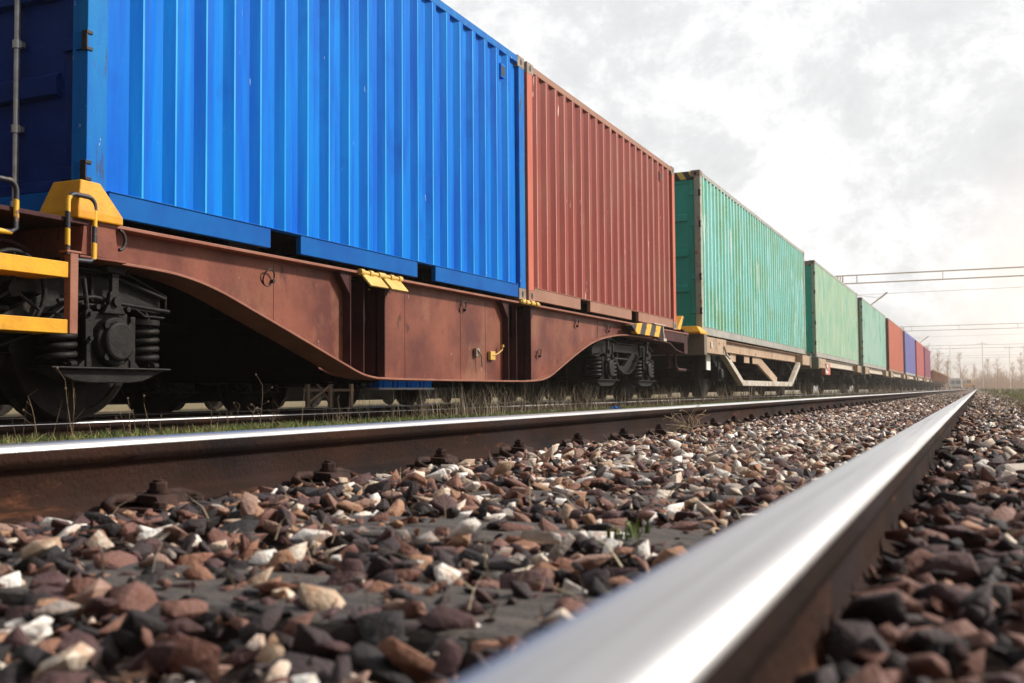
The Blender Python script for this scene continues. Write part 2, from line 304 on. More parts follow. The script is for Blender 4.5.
def gh(X, Y): return base_h(X, Y)-.035+.012*np.sin(X*3.1+Y*1.7)*np.cos(Y*2.3)
tag(grid_mesh('ground', xs, ys, gh, G), kind='structure')

# ------------------------------------------------------------------ ballast stones
SM = bpy.data.materials.new('ballast_stone'); SM.use_nodes = True; t = SM.node_tree; n = t.nodes; l = t.links; b = n['Principled BSDF']; b.inputs['Roughness'].default_value = .8
at = n.new('ShaderNodeAttribute'); at.attribute_name = 'tone'
cr = n.new('ShaderNodeValToRGB'); e = cr.color_ramp.elements; cr.color_ramp.interpolation = 'CONSTANT'
stops = [(0, (.014, .010, .011)), (.13, (.036, .022, .024)), (.26, (.078, .036, .036)), (.38, (.17, .078, .058)), (.51, (.25, .120, .075)), (.61, (.31, .19, .145)), (.70, (.36, .20, .12)),
         (.77, (.33, .28, .25)), (.83, (.50, .38, .27)), (.88, (.68, .58, .47)), (.93, (.84, .80, .74))]
e[0].position = 0; e[0].color = (*stops[0][1], 1); e[1].position = stops[1][0]; e[1].color = (*stops[1][1], 1)
for p, c in stops[2:]: q = e.new(p); q.color = (*c, 1)
l.new(at.outputs['Fac'], cr.inputs[0])
co = n.new('ShaderNodeTexCoord'); nz = n.new('ShaderNodeTexNoise'); nz.inputs['Scale'].default_value = 26; nz.inputs['Detail'].default_value = 8; nz.inputs['Roughness'].default_value = .7; l.new(co.outputs['Object'], nz.inputs['Vector'])
mr = n.new('ShaderNodeMapRange'); mr.inputs[1].default_value = .47; mr.inputs[2].default_value = .62; mr.inputs[4].default_value = .75; l.new(nz.outputs[0], mr.inputs[0])
mq = n.new('ShaderNodeMixRGB'); l.new(mr.outputs[0], mq.inputs[0]); l.new(cr.outputs[0], mq.inputs[1])
dk = n.new('ShaderNodeMixRGB'); dk.blend_type = 'MULTIPLY'; dk.inputs[0].default_value = 1; l.new(cr.outputs[0], dk.inputs[1]); dk.inputs[2].default_value = (.62, .40, .28, 1); l.new(dk.outputs[0], mq.inputs[2])
l.new(mq.outputs[0], b.inputs['Base Color'])
n2 = n.new('ShaderNodeTexNoise'); n2.inputs['Scale'].default_value = 130; n2.inputs['Detail'].default_value = 5; l.new(co.outputs['Object'], n2.inputs['Vector'])
bp = n.new('ShaderNodeBump'); bp.inputs['Strength'].default_value = .7; bp.inputs['Distance'].default_value = .006; l.new(n2.outputs[0], bp.inputs['Height']); l.new(bp.outputs[0], b.inputs['Normal'])

def stone_variants(k, npts, cuts=False):
    outv = []
    for i in range(k):
        bm = bmesh.new()
        for j in range(npts):
            v = Vector(rng.normal(size=3)).normalized()*(.72+.28*rng.random()); bm.verts.new((v.x, v.y*(.55+.26*(i % 4)/3), v.z*(.33+.12*(i % 5)/4)))
        r = bmesh.ops.convex_hull(bm, input=bm.verts)
        bmesh.ops.delete(bm, geom=[g for g in r['geom_interior'] if isinstance(g, bmesh.types.BMVert)], context='VERTS')
        bmesh.ops.dissolve_limit(bm, angle_limit=R(16), verts=bm.verts, edges=bm.edges)
        if cuts: bmesh.ops.bevel(bm, geom=list(bm.edges), offset=.022, segments=1, affect='EDGES', clamp_overlap=True)
        bmesh.ops.triangulate(bm, faces=bm.faces); bmesh.ops.recalc_face_normals(bm, faces=bm.faces)
        bm.verts.index_update()
        outv.append((np.array([v.co[:] for v in bm.verts], np.float32), np.array([[v.index for v in f.verts] for f in bm.faces], np.int32))); bm.free()
    return outv
def rotm(n):
    """mostly flat-lying random rotations"""
    a = rng.uniform(0, 2*np.pi, n); tx = rng.normal(0, .42, n); ty = rng.normal(0, .42, n)
    ca, sa = np.cos(a), np.sin(a); cx, sx_ = np.cos(tx), np.sin(tx); cy, sy = np.cos(ty), np.sin(ty)
    Z = np.zeros((n, 3, 3)); Z[:, 0, 0] = ca; Z[:, 0, 1] = -sa; Z[:, 1, 0] = sa; Z[:, 1, 1] = ca; Z[:, 2, 2] = 1
    Xr = np.zeros((n, 3, 3)); Xr[:, 0, 0] = 1; Xr[:, 1, 1] = cx; Xr[:, 1, 2] = -sx_; Xr[:, 2, 1] = sx_; Xr[:, 2, 2] = cx
    Yr = np.zeros((n, 3, 3)); Yr[:, 1, 1] = 1; Yr[:, 0, 0] = cy; Yr[:, 0, 2] = sy; Yr[:, 2, 0] = -sy; Yr[:, 2, 2] = cy
    return Xr @ Yr @ Z
def scatter(P, S, T, variants):
    n_ = len(P); Rm = rotm(n_); which = rng.integers(0, len(variants), n_)
    V, Fc, TT = [], [], []; off = 0
    for k_, (v, f) in enumerate(variants):
        idx = np.where(which == k_)[0]
        if not len(idx): continue
        vv = np.einsum('nij,vj->nvi', Rm[idx], v)*S[idx, None, None]+P[idx, None, :]
        ff = f[None]+(np.arange(len(idx))*len(v))[:, None, None]+off
        V.append(vv.reshape(-1, 3)); Fc.append(ff.reshape(-1, 3)); TT.append(np.repeat(T[idx], len(f))); off += len(idx)*len(v)
    return np.concatenate(V), np.concatenate(Fc), np.concatenate(TT)
def big_mesh(name, V, Fc, T, material):
    me = bpy.data.meshes.new(name); me.vertices.add(len(V)); me.vertices.foreach_set('co', V.astype(np.float32).ravel())
    k = Fc.shape[1]; me.loops.add(len(Fc)*k); me.loops.foreach_set('vertex_index', Fc.astype(np.int32).ravel())
    me.polygons.add(len(Fc)); me.polygons.foreach_set('loop_start', np.arange(0, len(Fc)*k, k, dtype=np.int32))
    me.update(calc_edges=True)
    a = me.attributes.new('tone', 'FLOAT', 'FACE'); a.data.foreach_set('value', T.astype(np.float32))
    me.materials.append(material); o = bpy.data.objects.new(name, me); C.objects.link(o); return o
SLEEP0, SLEEPD = 1.72, .628
def near_rail(x, c, half=.7525, w_=.07): return (np.abs(np.abs(x-c)-half) < w_)
def ballast(x0, x1, y0, y1, dens, smin, smax, variants, lift=0, rail_c=(OX, TX, BX), sleepers=True):
    n_ = int((x1-x0)*(y1-y0)*dens); x = rng.uniform(x0, x1, n_); y = rng.uniform(y0, y1, n_)
    s = (smin+(smax-smin)*rng.random(n_)**1.6)/2
    keep = np.ones(n_, bool)
    keep &= ~((x > -.185-s*.75) & (x < -.112+s*.5)); keep &= np.abs(x-(OX-.753)) > .075+s*.7
    for c in rail_c[1:]: keep &= ~((np.abs(np.abs(x-c)-.7525) < .070+s*.75))
    # timber partly swept clean
    ph = ((y-SLEEP0+SLEEPD/2) % SLEEPD)-SLEEPD/2
    onsl = (np.abs(ph) < .115) & (np.abs(x-OX) < 1.28)
    si = np.floor((y-SLEEP0)/SLEEPD+.5); patch = np.sin(x*3.1+si*2.7+2.2)+.5*np.sin(x*7+y)-1.5+1.6*((x > -.75) & (x < -.2) & (si > 3) & (si < 14))-1.2*(si < 0)+1.9*((si == 0) & (x > -.98) & (x < -.42))
    swept = onsl & (patch+rng.normal(0, .35, n_) > .1)
    if sleepers: keep &= ~(swept & (rng.random(n_) < .9))
    z = base_h(x, y)-.004+rng.uniform(-.012, .014, n_)+lift
    # a little heaping by the left rail
    z += .018*np.exp(-((x+1.35)/.18)**2)*(np.abs(x+1.35) < .6)
    t_ = rng.random(n_)
    zone = np.exp(-((x+.9)/.75)**2)*np.clip((y-1.9)/1.5, 0, 1)*np.clip((22-y)/12, 0, 1)
    t_ = np.clip(t_**(.94-.62*zone)*1.0, 0, .999)
    dark = np.clip((2.2-y)/1.6, 0, 1)*.5+((x > -.13) & (x < .6) & (y < 3.2))*.6
    t_ = np.where(rng.random(n_) < dark, t_*.5, t_); t_ = np.where((t_ > .53) & (t_ < .70) & (rng.random(n_) < .35), t_-.45, t_)
    P = np.stack([x, y, z], -1)[keep]
    return P, s[keep], t_[keep]
hi = stone_variants(60, 11, True); mid_ = stone_variants(40, 9); lo = stone_variants(16, 8)
sets = []
sets.append(scatter(*ballast(-2.6, 1.6, .22, 4.2, 1200, .020, .105, hi), hi))
sets.append(scatter(*ballast(-2.6, 2.2, 4.2, 11, 950, .024, .092, mid_), mid_))
sets.append(scatter(*ballast(-2.6, 1.3, 11, 24, 480, .035, .105, lo), lo))
sets.append(scatter(*ballast(-2.6, .9, 24, 60, 200, .05, .12, lo), lo))
sets.append(scatter(*ballast(-7.6, -2.6, 1.0, 26, 110, .03, .08, lo, sleepers=False), lo))
bp_, bs_, bt_ = ballast(-14, -7.2, 5, 34, 190, .04, .11, lo, sleepers=False)
sets.append(scatter(bp_, bs_, .45+.55*bt_, lo))
hs = [[(-.035, 2.72, .055, .86), (.035, 1.50, .036, .89), (.085, 1.62, .034, .80), (.12, 1.36, .03, .86), (-.035, 1.92, .03, .62), (.04, 1.95, .03, .91), (.0, 1.12, .026, .62), (.10, 3.3, .05, .86), (.0, 3.6, .05, .91), (-1.3, 3.3, .055, .93), (-1.05, 3.9, .055, .95), (-.8, 3.0, .05, .94), (-1.15, 2.55, .05, .86), (-.95, 4.9, .06, .96), (-1.2, 1.55, .045, .66), (-.7, 1.42, .035, .95), (-.55, 1.35, .04, .96)]]
hp_ = np.array([(a, b_, .05) for a, b_, c_, d_ in hs[0]]); sets.append(scatter(hp_, np.array([c_ for a, b_, c_, d_ in hs[0]]), np.array([d_ for a, b_, c_, d_ in hs[0]]), hi))
V = []; Fc = []; T = []; o_ = 0
for v, f, t_ in sets: V.append(v); Fc.append(f+o_); T.append(t_); o_ += len(v)
tag(big_mesh('ballast_gravel', np.concatenate(V), np.concatenate(Fc), np.concatenate(T), SM),
    'loose brown, grey and cream track ballast lying between and beside the rails', 'ballast', kind='stuff')

# ------------------------------------------------------------------ rails
def rail_profile(top):
    h = top; z0 = top-.149
    hd = [(.0335, h-.038), (.0345, h-.030), (.0350, h-.0145), (.0341, h-.0105), (.0318, h-.0072), (.0285, h-.0042), (.0235, h-.002), (.014, h-.0006)]
    head = [(-a, b_) for a, b_ in hd]+[(0, h)]+hd[::-1]
    rs = [(.011, h-.048), (.007, h-.060), (.007, z0+.040), (.010, z0+.030), (.022, z0+.022), (.062, z0+.010), (.0625, z0)]
    return head+rs+[(-x, z) for x, z in rs[::-1]]
def make_rail(cx_, top, y0, y1, label, group):
    pr = rail_profile(top); mb = MB(); n_ = len(pr)
    ysr = [y0]+[y for y in (2, 6, 12, 20, 30, 45, 65, 90, 120, 160, 210, 270) if y0 < y < y1]+[y1]
    vs = [(x, y-y0, z) for y in ysr for x, z in pr]
    for i in range(len(ysr)-1):
        for j in range(n_):
            j2 = (j+1) % n_; a, b_ = pr[j], pr[j2]
            top_face = min(a[1], b_[1]) > top-.0150
            mb.f.append([i*n_+j, i*n_+j2, (i+1)*n_+j2, (i+1)*n_+j]); mb.m.append(1 if top_face else 0); mb.sm.append(True)
    mb.v = vs
    for base in (0, (len(ysr)-1)*n_): mb.f.append([base+j for j in range(n_)]); mb.m.append(0); mb.sm.append(False)
    o = mb.build('railway_rail', [railside, railtop]); o.location = (cx_, y0, 0)
    return tag(o, label, 'rail', group)
g = 'running rails of the three tracks'
make_rail(-.128, .163, -3, 420, 'bright polished rail running away out of focus in the right foreground', g)
make_rail(OX-.7530, .163, -3, 420, 'rusty-sided rail with shiny top across the foreground ballast, nearer the wagons', g)
make_rail(TX+.7525, RZT, -4, 420, 'near rail under the goods wagons, edged with grass', g)
make_rail(TX-.7525, RZT, -4, 420, 'far rail under the goods wagons, in their shadow', g)
make_rail(BX+.7525, RZB, -4, 160, 'near rail of the track seen beneath the brown wagon', g)
make_rail(BX-.7525, RZB, -4, 160, 'farthest rail, beyond the dark wagons seen beneath the brown wagon', g)

# ------------------------------------------------------------------ sleepers with fastenings
def make_sleeper():
    root = thing('wooden_sleeper', (OX, SLEEP0, 0), 'x', 'sleeper')
    mb = MB(); mb.box(-1.3, 1.3, -.125, .125, -.16, -.004)
    tb = mb.build('timber', woodm, root, bevel=.012)
    for s in (-1, 1):
        for side in (-1, 1):
            q = MB(); x = s*.753+side*.095
            # base plate wing, clamp, washer, nut and bolt end
            q.box(x-side*.03, x+side*.075, -.075, .075, -.002, .012)
            q.prism([(x-side*.052, .030), (x-side*.030, .038), (x+side*.035, .034), (x+side*.045, .012), (x+side*.02, .012), (x-side*.02, .022), (x-side*.052, .022)], -.045, .045, 'y')
            if s == 1 and side == 1: continue
            q.cyl((x, 0, .040), .023, .008, 'z', 16); q.lathe([(.044, .0195), (.057, .0195), (.059, .017)], (x, 0, 0), 'z', 6); q.cyl((x, 0, .061), .011, .006, 'z', 10)
            # bent spring ends running along the rail foot
            q.tube([(x-side*.02, -.05, .03), (x-side*.025, -.10, .032), (x-side*.01, -.135, .024), (x+side*.02, -.14, .012), (x+side*.03, -.11, .004)], .0105, 8)
            q.tube([(x-side*.02, .05, .03), (x-side*.025, .09, .030), (x-side*.01, .12, .020), (x+side*.02, .12, .008)], .0105, 8)
            for yy in (-.055, .055): q.lathe([(.010, .016), (.024, .014), (.026, .008)], (x+side*.055, yy, 0), 'z', 6)
            q.build('rail_clamp', clipm, root, bevel=.0015)
    return root
sl = make_sleeper(); ords = ['nearest the camera', 'second', 'third', 'fourth', 'fifth', 'sixth', 'seventh', 'eighth', 'ninth', 'tenth', 'eleventh', 'twelfth']
gs = 'wooden sleepers under the foreground track'
for i in range(-2, 52):
    o = sl if i == 0 else copy_tree(sl)
    o.location = (OX, SLEEP0+i*SLEEPD, .013); o.rotation_euler.z = R(random.uniform(-.5, .5)) if i else 0
    j = i+1
    if -1 <= i <= 10: o['label'] = f'dark timber sleeper half buried in the ballast, {ords[j]}' + (' of those in view' if j == 0 else ' from the camera, under the foreground track')
    else: o['label'] = 'dark timber sleeper almost buried in the ballast farther down the foreground track'
    o['group'] = gs
# plain sleepers of the wagon's track
s2 = MB().box(-1.3, 1.3, -.13, .13, -.16, 0).build('wooden_sleeper', woodm, bevel=.012)
for i in range(46):
    o = s2 if i == 0 else s2.copy()
    if i: C.objects.link(o)
    o.location = (TX, 1.2+i*.62, RZT-.153); tag(o, 'dark timber sleeper in the shadow under the goods wagons', 'sleeper', 'sleepers under the goods train')

# ================================================================== CONTAINERS
def make_container(name, loc, Lc, Hc, mats, label, near_door='doors', detail=True, header=None, vent_y=None, edge=None, rib=None):
    """local: x across (centre 0), y along from 0 to Lc, z up from 0"""
    wall, post, basem, doorm, topm = mats
    root = thing(name, loc, label, 'container', 'shipping containers on the goods train')
    W = 1.219; zb, zt = .155, Hc-.085
    # corrugated sides: one mesh per side
    def side(sx_):
        pts = []; mi_ = []; y = .16; p_ = .278; n_ = int((Lc-.32)/p_); p_ = (Lc-.32)/n_
        if rib: pts.append((W-.042, y)); mi_.append(0); y, p_, n_ = rib
        xo, xi = W-.004, W-.042
        for i in range(n_):
            a_ = y+p_*.125; b_ = a_+p_*.245; c_ = b_+p_*.26; e_ = min(.014 if Lc < 7 else .022, p_*.1)
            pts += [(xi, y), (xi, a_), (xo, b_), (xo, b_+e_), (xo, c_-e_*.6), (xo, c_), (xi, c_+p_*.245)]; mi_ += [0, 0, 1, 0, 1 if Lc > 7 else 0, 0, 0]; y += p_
        pts.append((xi, Lc-.16))
        mb = MB(); vs = []
        for x, yy in pts: vs += [(sx_*x, yy, zb), (sx_*x, yy, zt)]
        mb.add(vs, [(2*i, 2*i+2, 2*i+3, 2*i+1) for i in range(len(pts)-1)]); mb.m = mi_[:len(mb.f)]
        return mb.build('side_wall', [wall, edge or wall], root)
    side(1); side(-1)
    # roof
    mb = MB(); y = .15; n_ = int((Lc-.3)/.21); p_ = (Lc-.3)/n_; pr = []
    for i in range(n_): pr += [(y, Hc-.03), (y+p_*.3, Hc-.012), (y+p_*.7, Hc-.012), (y+p_, Hc-.03)]; y += p_
    vs = []
    for yy, zz in pr: vs += [(-W+.06, yy, zz), (W-.06, yy, zz)]
    mb.add(vs, [(2*i, 2*i+1, 2*i+3, 2*i+2) for i in range(len(pr)-1)]); mb.build('roof', wall, root)
    # corner posts
    for sx_ in (-1, 1):
        for y0, y1 in ((.0, .15), (Lc-.15, Lc)):
            MB().box(sx_*(W-.11), sx_*(W-.001), y0+.002, y1-.002, .118, Hc-.118).build('corner_post', post, root, bevel=.004 if detail else 0)
            for zc in (0, Hc-.118):
                yy = (y0, y0+.178) if y0 == 0 else (y1-.178, y1)
                q = MB(); q.box(sx_*(W-.162), sx_*W, yy[0], yy[1], zc, zc+.118)
                # dark oval holes in side and end
                yc = (yy[0]+yy[1])/2; zm = zc+.059
                ov = [(yc+.026*math.cos(a)*1.0, zm+.034*math.sin(a)) for a in [2*math.pi*i/16 for i in range(16)]]
                q.prism(ov, sx_*(W-.001), sx_*(W+.0015), 'x', 1)
                xc = sx_*(W-.085); ye = yy[0] if y0 == 0 else yy[1]; d_ = -1 if y0 == 0 else 1
                ov = [(xc+.026*math.cos(a), zm+.034*math.sin(a)) for a in [2*math.pi*i/16 for i in range(16)]]
                q.prism(ov, ye-d_*.001, ye+d_*.0015, 'y', 1)
                q.build('corner_casting', [basem if (y0 == 0 and zc == 0) else castm, black], root, bevel=.006 if detail else 0)
    # rails
    for sx_ in (-1, 1):
        MB().box(sx_*(W-.06), sx_*(W-.003), .178, Lc-.178, Hc-.085, Hc-.012).build('top_rail', topm, root, bevel=.004 if detail else 0)
        q = MB(); segs = [(.178, Lc-.178)]
        if Lc < 7: pk = [(1.43, 1.78), (Lc-2.38+.0, Lc-2.03)]; pk = [(1.64, 1.99), (3.70, 4.03)]
        else: pk = []
        if pk: segs = [(.178, pk[0][0]), (pk[0][1], pk[1][0]), (pk[1][1], Lc-.178)]
        for a, b_ in segs:
            q.box(sx_*(W-.052), sx_*(W-.010), a, b_, .018, .150)
        q.box(sx_*(W-.052), sx_*(W-.004), .178, Lc-.178, .1505, .158)
        for a, b_ in pk:
            q.box(sx_*(W-.052), sx_*(W-.012), a, b_, .1435, .149)
            q.box(sx_*(W-.40), sx_*(W-.36), a, b_, .02, .149, 1)
        q.build('bottom_rail', [basem, black], root, bevel=.003 if detail else 0)
    # floor with cross members
    q = MB(); q.box(-W+.055, W-.055, .16, Lc-.16, .12, .149)
    y = .35
    while y < Lc-.3: q.box(-W+.42, W-.42, y, y+.045, .02, .12); y += .38
    q.build('floor', void, root)
    # ends
    for end in (0, 1):
        door = (end == 0 and near_door == 'doors')
        f = (lambda y: y) if end == 0 else (lambda y: Lc-y)
        def bx(q, x0, x1, y0, y1, z0, z1, mi=0): q.box(x0, x1, f(y0), f(y1), z0, z1, mi)
        q = MB(); bx(q, -W+.165, W-.165, .005, .075, .012, .145); q.build('end_sill', basem, root, bevel=.003 if detail else 0)
        q = MB(); bx(q, -W+.165, W-.165, .004, .080, Hc-.150, Hc-.014); q.build('end_header', header if (header and end == 0) else basem, root, bevel=.003 if detail else 0)
        if door:
            for s in (-1, 1):
                q = MB(); x0, x1 = (s*.012, s*(W-.115))
                bx(q, x0, x1, .055, .095, .150, Hc-.155)
                xa, xb = s*.03, s*(W-.135)
                # frame border and raised panels
                npn = 4; zz = np.linspace(.20, Hc-.20, npn+1)
                bx(q, xa, s*.09, .038, .056, .155, Hc-.16); bx(q, s*(W-.20), xb+s*.015, .038, .056, .155, Hc-.16)
                bx(q, s*.0905, s*(W-.2005), .038, .056, .155, .215); bx(q, s*.0905, s*(W-.2005), .038, .056, Hc-.22, Hc-.16)
                for i in range(1, npn):
                    zc = zz[i]
                    vs = [(.0565, zc-.075), (.014, zc-.060), (.014, zc+.050), (.0565, zc+.075)]
                    q.prism([(f(a), b_) for a, b_ in vs], s*.13, s*(W-.245), 'x')
                d_ = q.build('door', doorm, root, bevel=.004 if detail else 0)
                for xr in (s*.33, s*.80 if False else s*(W-.535+.0)):
                    q = MB(); q.tube([(xr, f(.010), .03), (xr, f(.010), Hc-.03)], .0165, 12)
                    for zc in (.09, .52, 1.0, 1.42, 1.85, Hc-.09):
                        if zc > Hc-.3 and zc < Hc-.1: continue
                        q.box(xr-.045, xr+.045, f(.012), f(.040), zc-.035, zc+.035) if zc in (.09,) else q.box(xr-.032, xr+.032, f(.012), f(.040), zc-.016, zc+.016)
                        q.cyl((xr, f(.010), zc), .026, .045, 'z', 12)
                    q.build('locking_bar', galv, d_)
                hz = [.42, 1.02, Hc-.95, Hc-.40] if Lc > 7 else [.24, .95, 1.67, Hc-.32]
                for zc in hz:
                    q = MB(); q.box(s*(W-.20), s*(W-.075), f(.018), f(.037), zc-.035, zc+.035)
                    q.tube([(s*(W-.075), f(.012), zc-.05), (s*(W-.075), f(.012), zc+.05)], .013, 10)
                    q.box(s*(W-.075), s*(W-.035), f(-.012), f(.010), zc-.048, zc+.048, 1); q.box(s*(W-.035), s*(W+.004), f(-.010), f(.0), zc-.055, zc+.055, 2); q.box(s*(W+.0005), s*(W+.006), f(-.010), f(.035), zc+.035, zc+.055, 2); q.box(s*(W+.0005), s*(W+.006), f(-.010), f(.035), zc-.055, zc-.035, 2)
                    q.build('hinge', [doorm, basem, black], d_, bevel=.003 if detail else 0)
                # rubber seal
                q = MB(); bx(q, s*(W-.118), s*(W-.104), .03, .09, .15, Hc-.155); q.build('door_seal', black, d_)
        else:
            q = MB(); pts = []; x = -W+.11; n_ = 9; p_ = (2*W-.22)/n_
            for i in range(n_): pts += [(x, .055), (x+p_*.2, .02), (x+p_*.6, .02), (x+p_*.8, .055)]; x += p_
            pts.append((x, .055)); vs = []
            for xx, yy in pts: vs += [(xx, f(yy), .145), (xx, f(yy), Hc-.15)]
            q.add(vs, [(2*i, 2*i+2, 2*i+3, 2*i+1) for i in range(len(pts)-1)]); q.build('end_wall', doorm, root)
    # vent boxes high on the wall
    for vy in (vent_y or []):
        q = MB(); q.box(W-.035, W+.012, vy-.05, vy+.05, Hc-.36, Hc-.22); q.box(W+.0115, W+.014, vy-.040, vy+.040, Hc-.345, Hc-.24, 1); q.build('vent', [wall, black], root, bevel=.004)
    return root
ZC = 1.2224
Y_RED = 10.385; Y_BLUE = Y_RED-.076-6.058
make_container('shipping_container', (TX, Y_BLUE, ZC), 6.058, 2.591, (blue, blue_post, blue_base, navy, blue_post), 'bright blue corrugated container nearest the camera, with doors darkened for shade', vent_y=[6.058-.58], edge=edge_blue, rib=(.318, .2735, 20))
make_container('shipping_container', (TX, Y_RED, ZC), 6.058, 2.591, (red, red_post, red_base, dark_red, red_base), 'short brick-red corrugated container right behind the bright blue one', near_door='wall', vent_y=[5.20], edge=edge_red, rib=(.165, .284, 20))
Y_G = [18.16, 32.40, 46.5, 60.75, 75.0, 89.3, 103.6]
sets40 = [('long teal green container with white streaks and striped door header', (teal, post_grey, rail_grey, teal_door, rail_grey), 'doors', hazard_small, True),
          ('faded yellowish-green long container behind the streaked teal one', (pale_green, post_grey, rail_grey, teal_door, rail_grey), 'doors', castm, True),
          ('pale mint green long container with brown end doors', (pale_teal, post_grey, rail_grey, olive, rail_grey), 'doors', None, False),
          ('coral red long container just behind the pale mint green one', (red2, dark_red, red_base, dark_red, red_base), 'wall', None, False),
          ('faded indigo blue long container between two red ones', (indigo, indigo, rail_grey, dark_red, indigo), 'wall', None, False),
          ('crimson red long container just behind the indigo one', (crimson, crimson, red_base, dark_red, crimson), 'wall', None, False),
          ('plum coloured container, last of the train of containers', (maroon, maroon, red_base, dark_red, maroon), 'wall', None, False)]
for y, (lab, ms, nd, hd, dt) in zip(Y_G, sets40):
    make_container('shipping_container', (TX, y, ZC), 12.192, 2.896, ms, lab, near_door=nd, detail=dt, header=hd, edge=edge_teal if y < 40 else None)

# ================================================================== RUNNING GEAR
def wheelset(parent, y, zr=.46, z0=0):
    """z local: rail top = 0"""
    q = MB()
    prof = [(-.0675, .44), (-.06, .452), (.0375, .462), (.045, .475), (.055, .488), (.064, .486), (.0675, .47)]
    for s in (-1, 1):
        c = (s*.755, y, zr)
        pr = [(-.055, .02), (-.055, .40), (-.068, .405), (-.068, .448), (.035, .460), (.046, .485), (.062, .488), (.068, .475), (.068, .405), (.02, .395), (.0, .16), (.045, .13), (.045, .02)]
        if s > 0: pr = [(-a, r) for a, r in pr]
        q.lathe(pr, c, 'x', 40, 0, False)
    q.cyl((0, y, zr), .085, 2.1, 'x', 20, 0)
    return q.build('wheelset', wheelm, parent)
def coil(q, c, r, h, turns, wr, seg=14):
    pts = [(c[0]+r*math.cos(2*math.pi*i/seg), c[1]+r*math.sin(2*math.pi*i/seg), c[2]+h*i/(turns*seg)) for i in range(int(turns*seg)+1)]
    q.tube(pts, wr, 8)
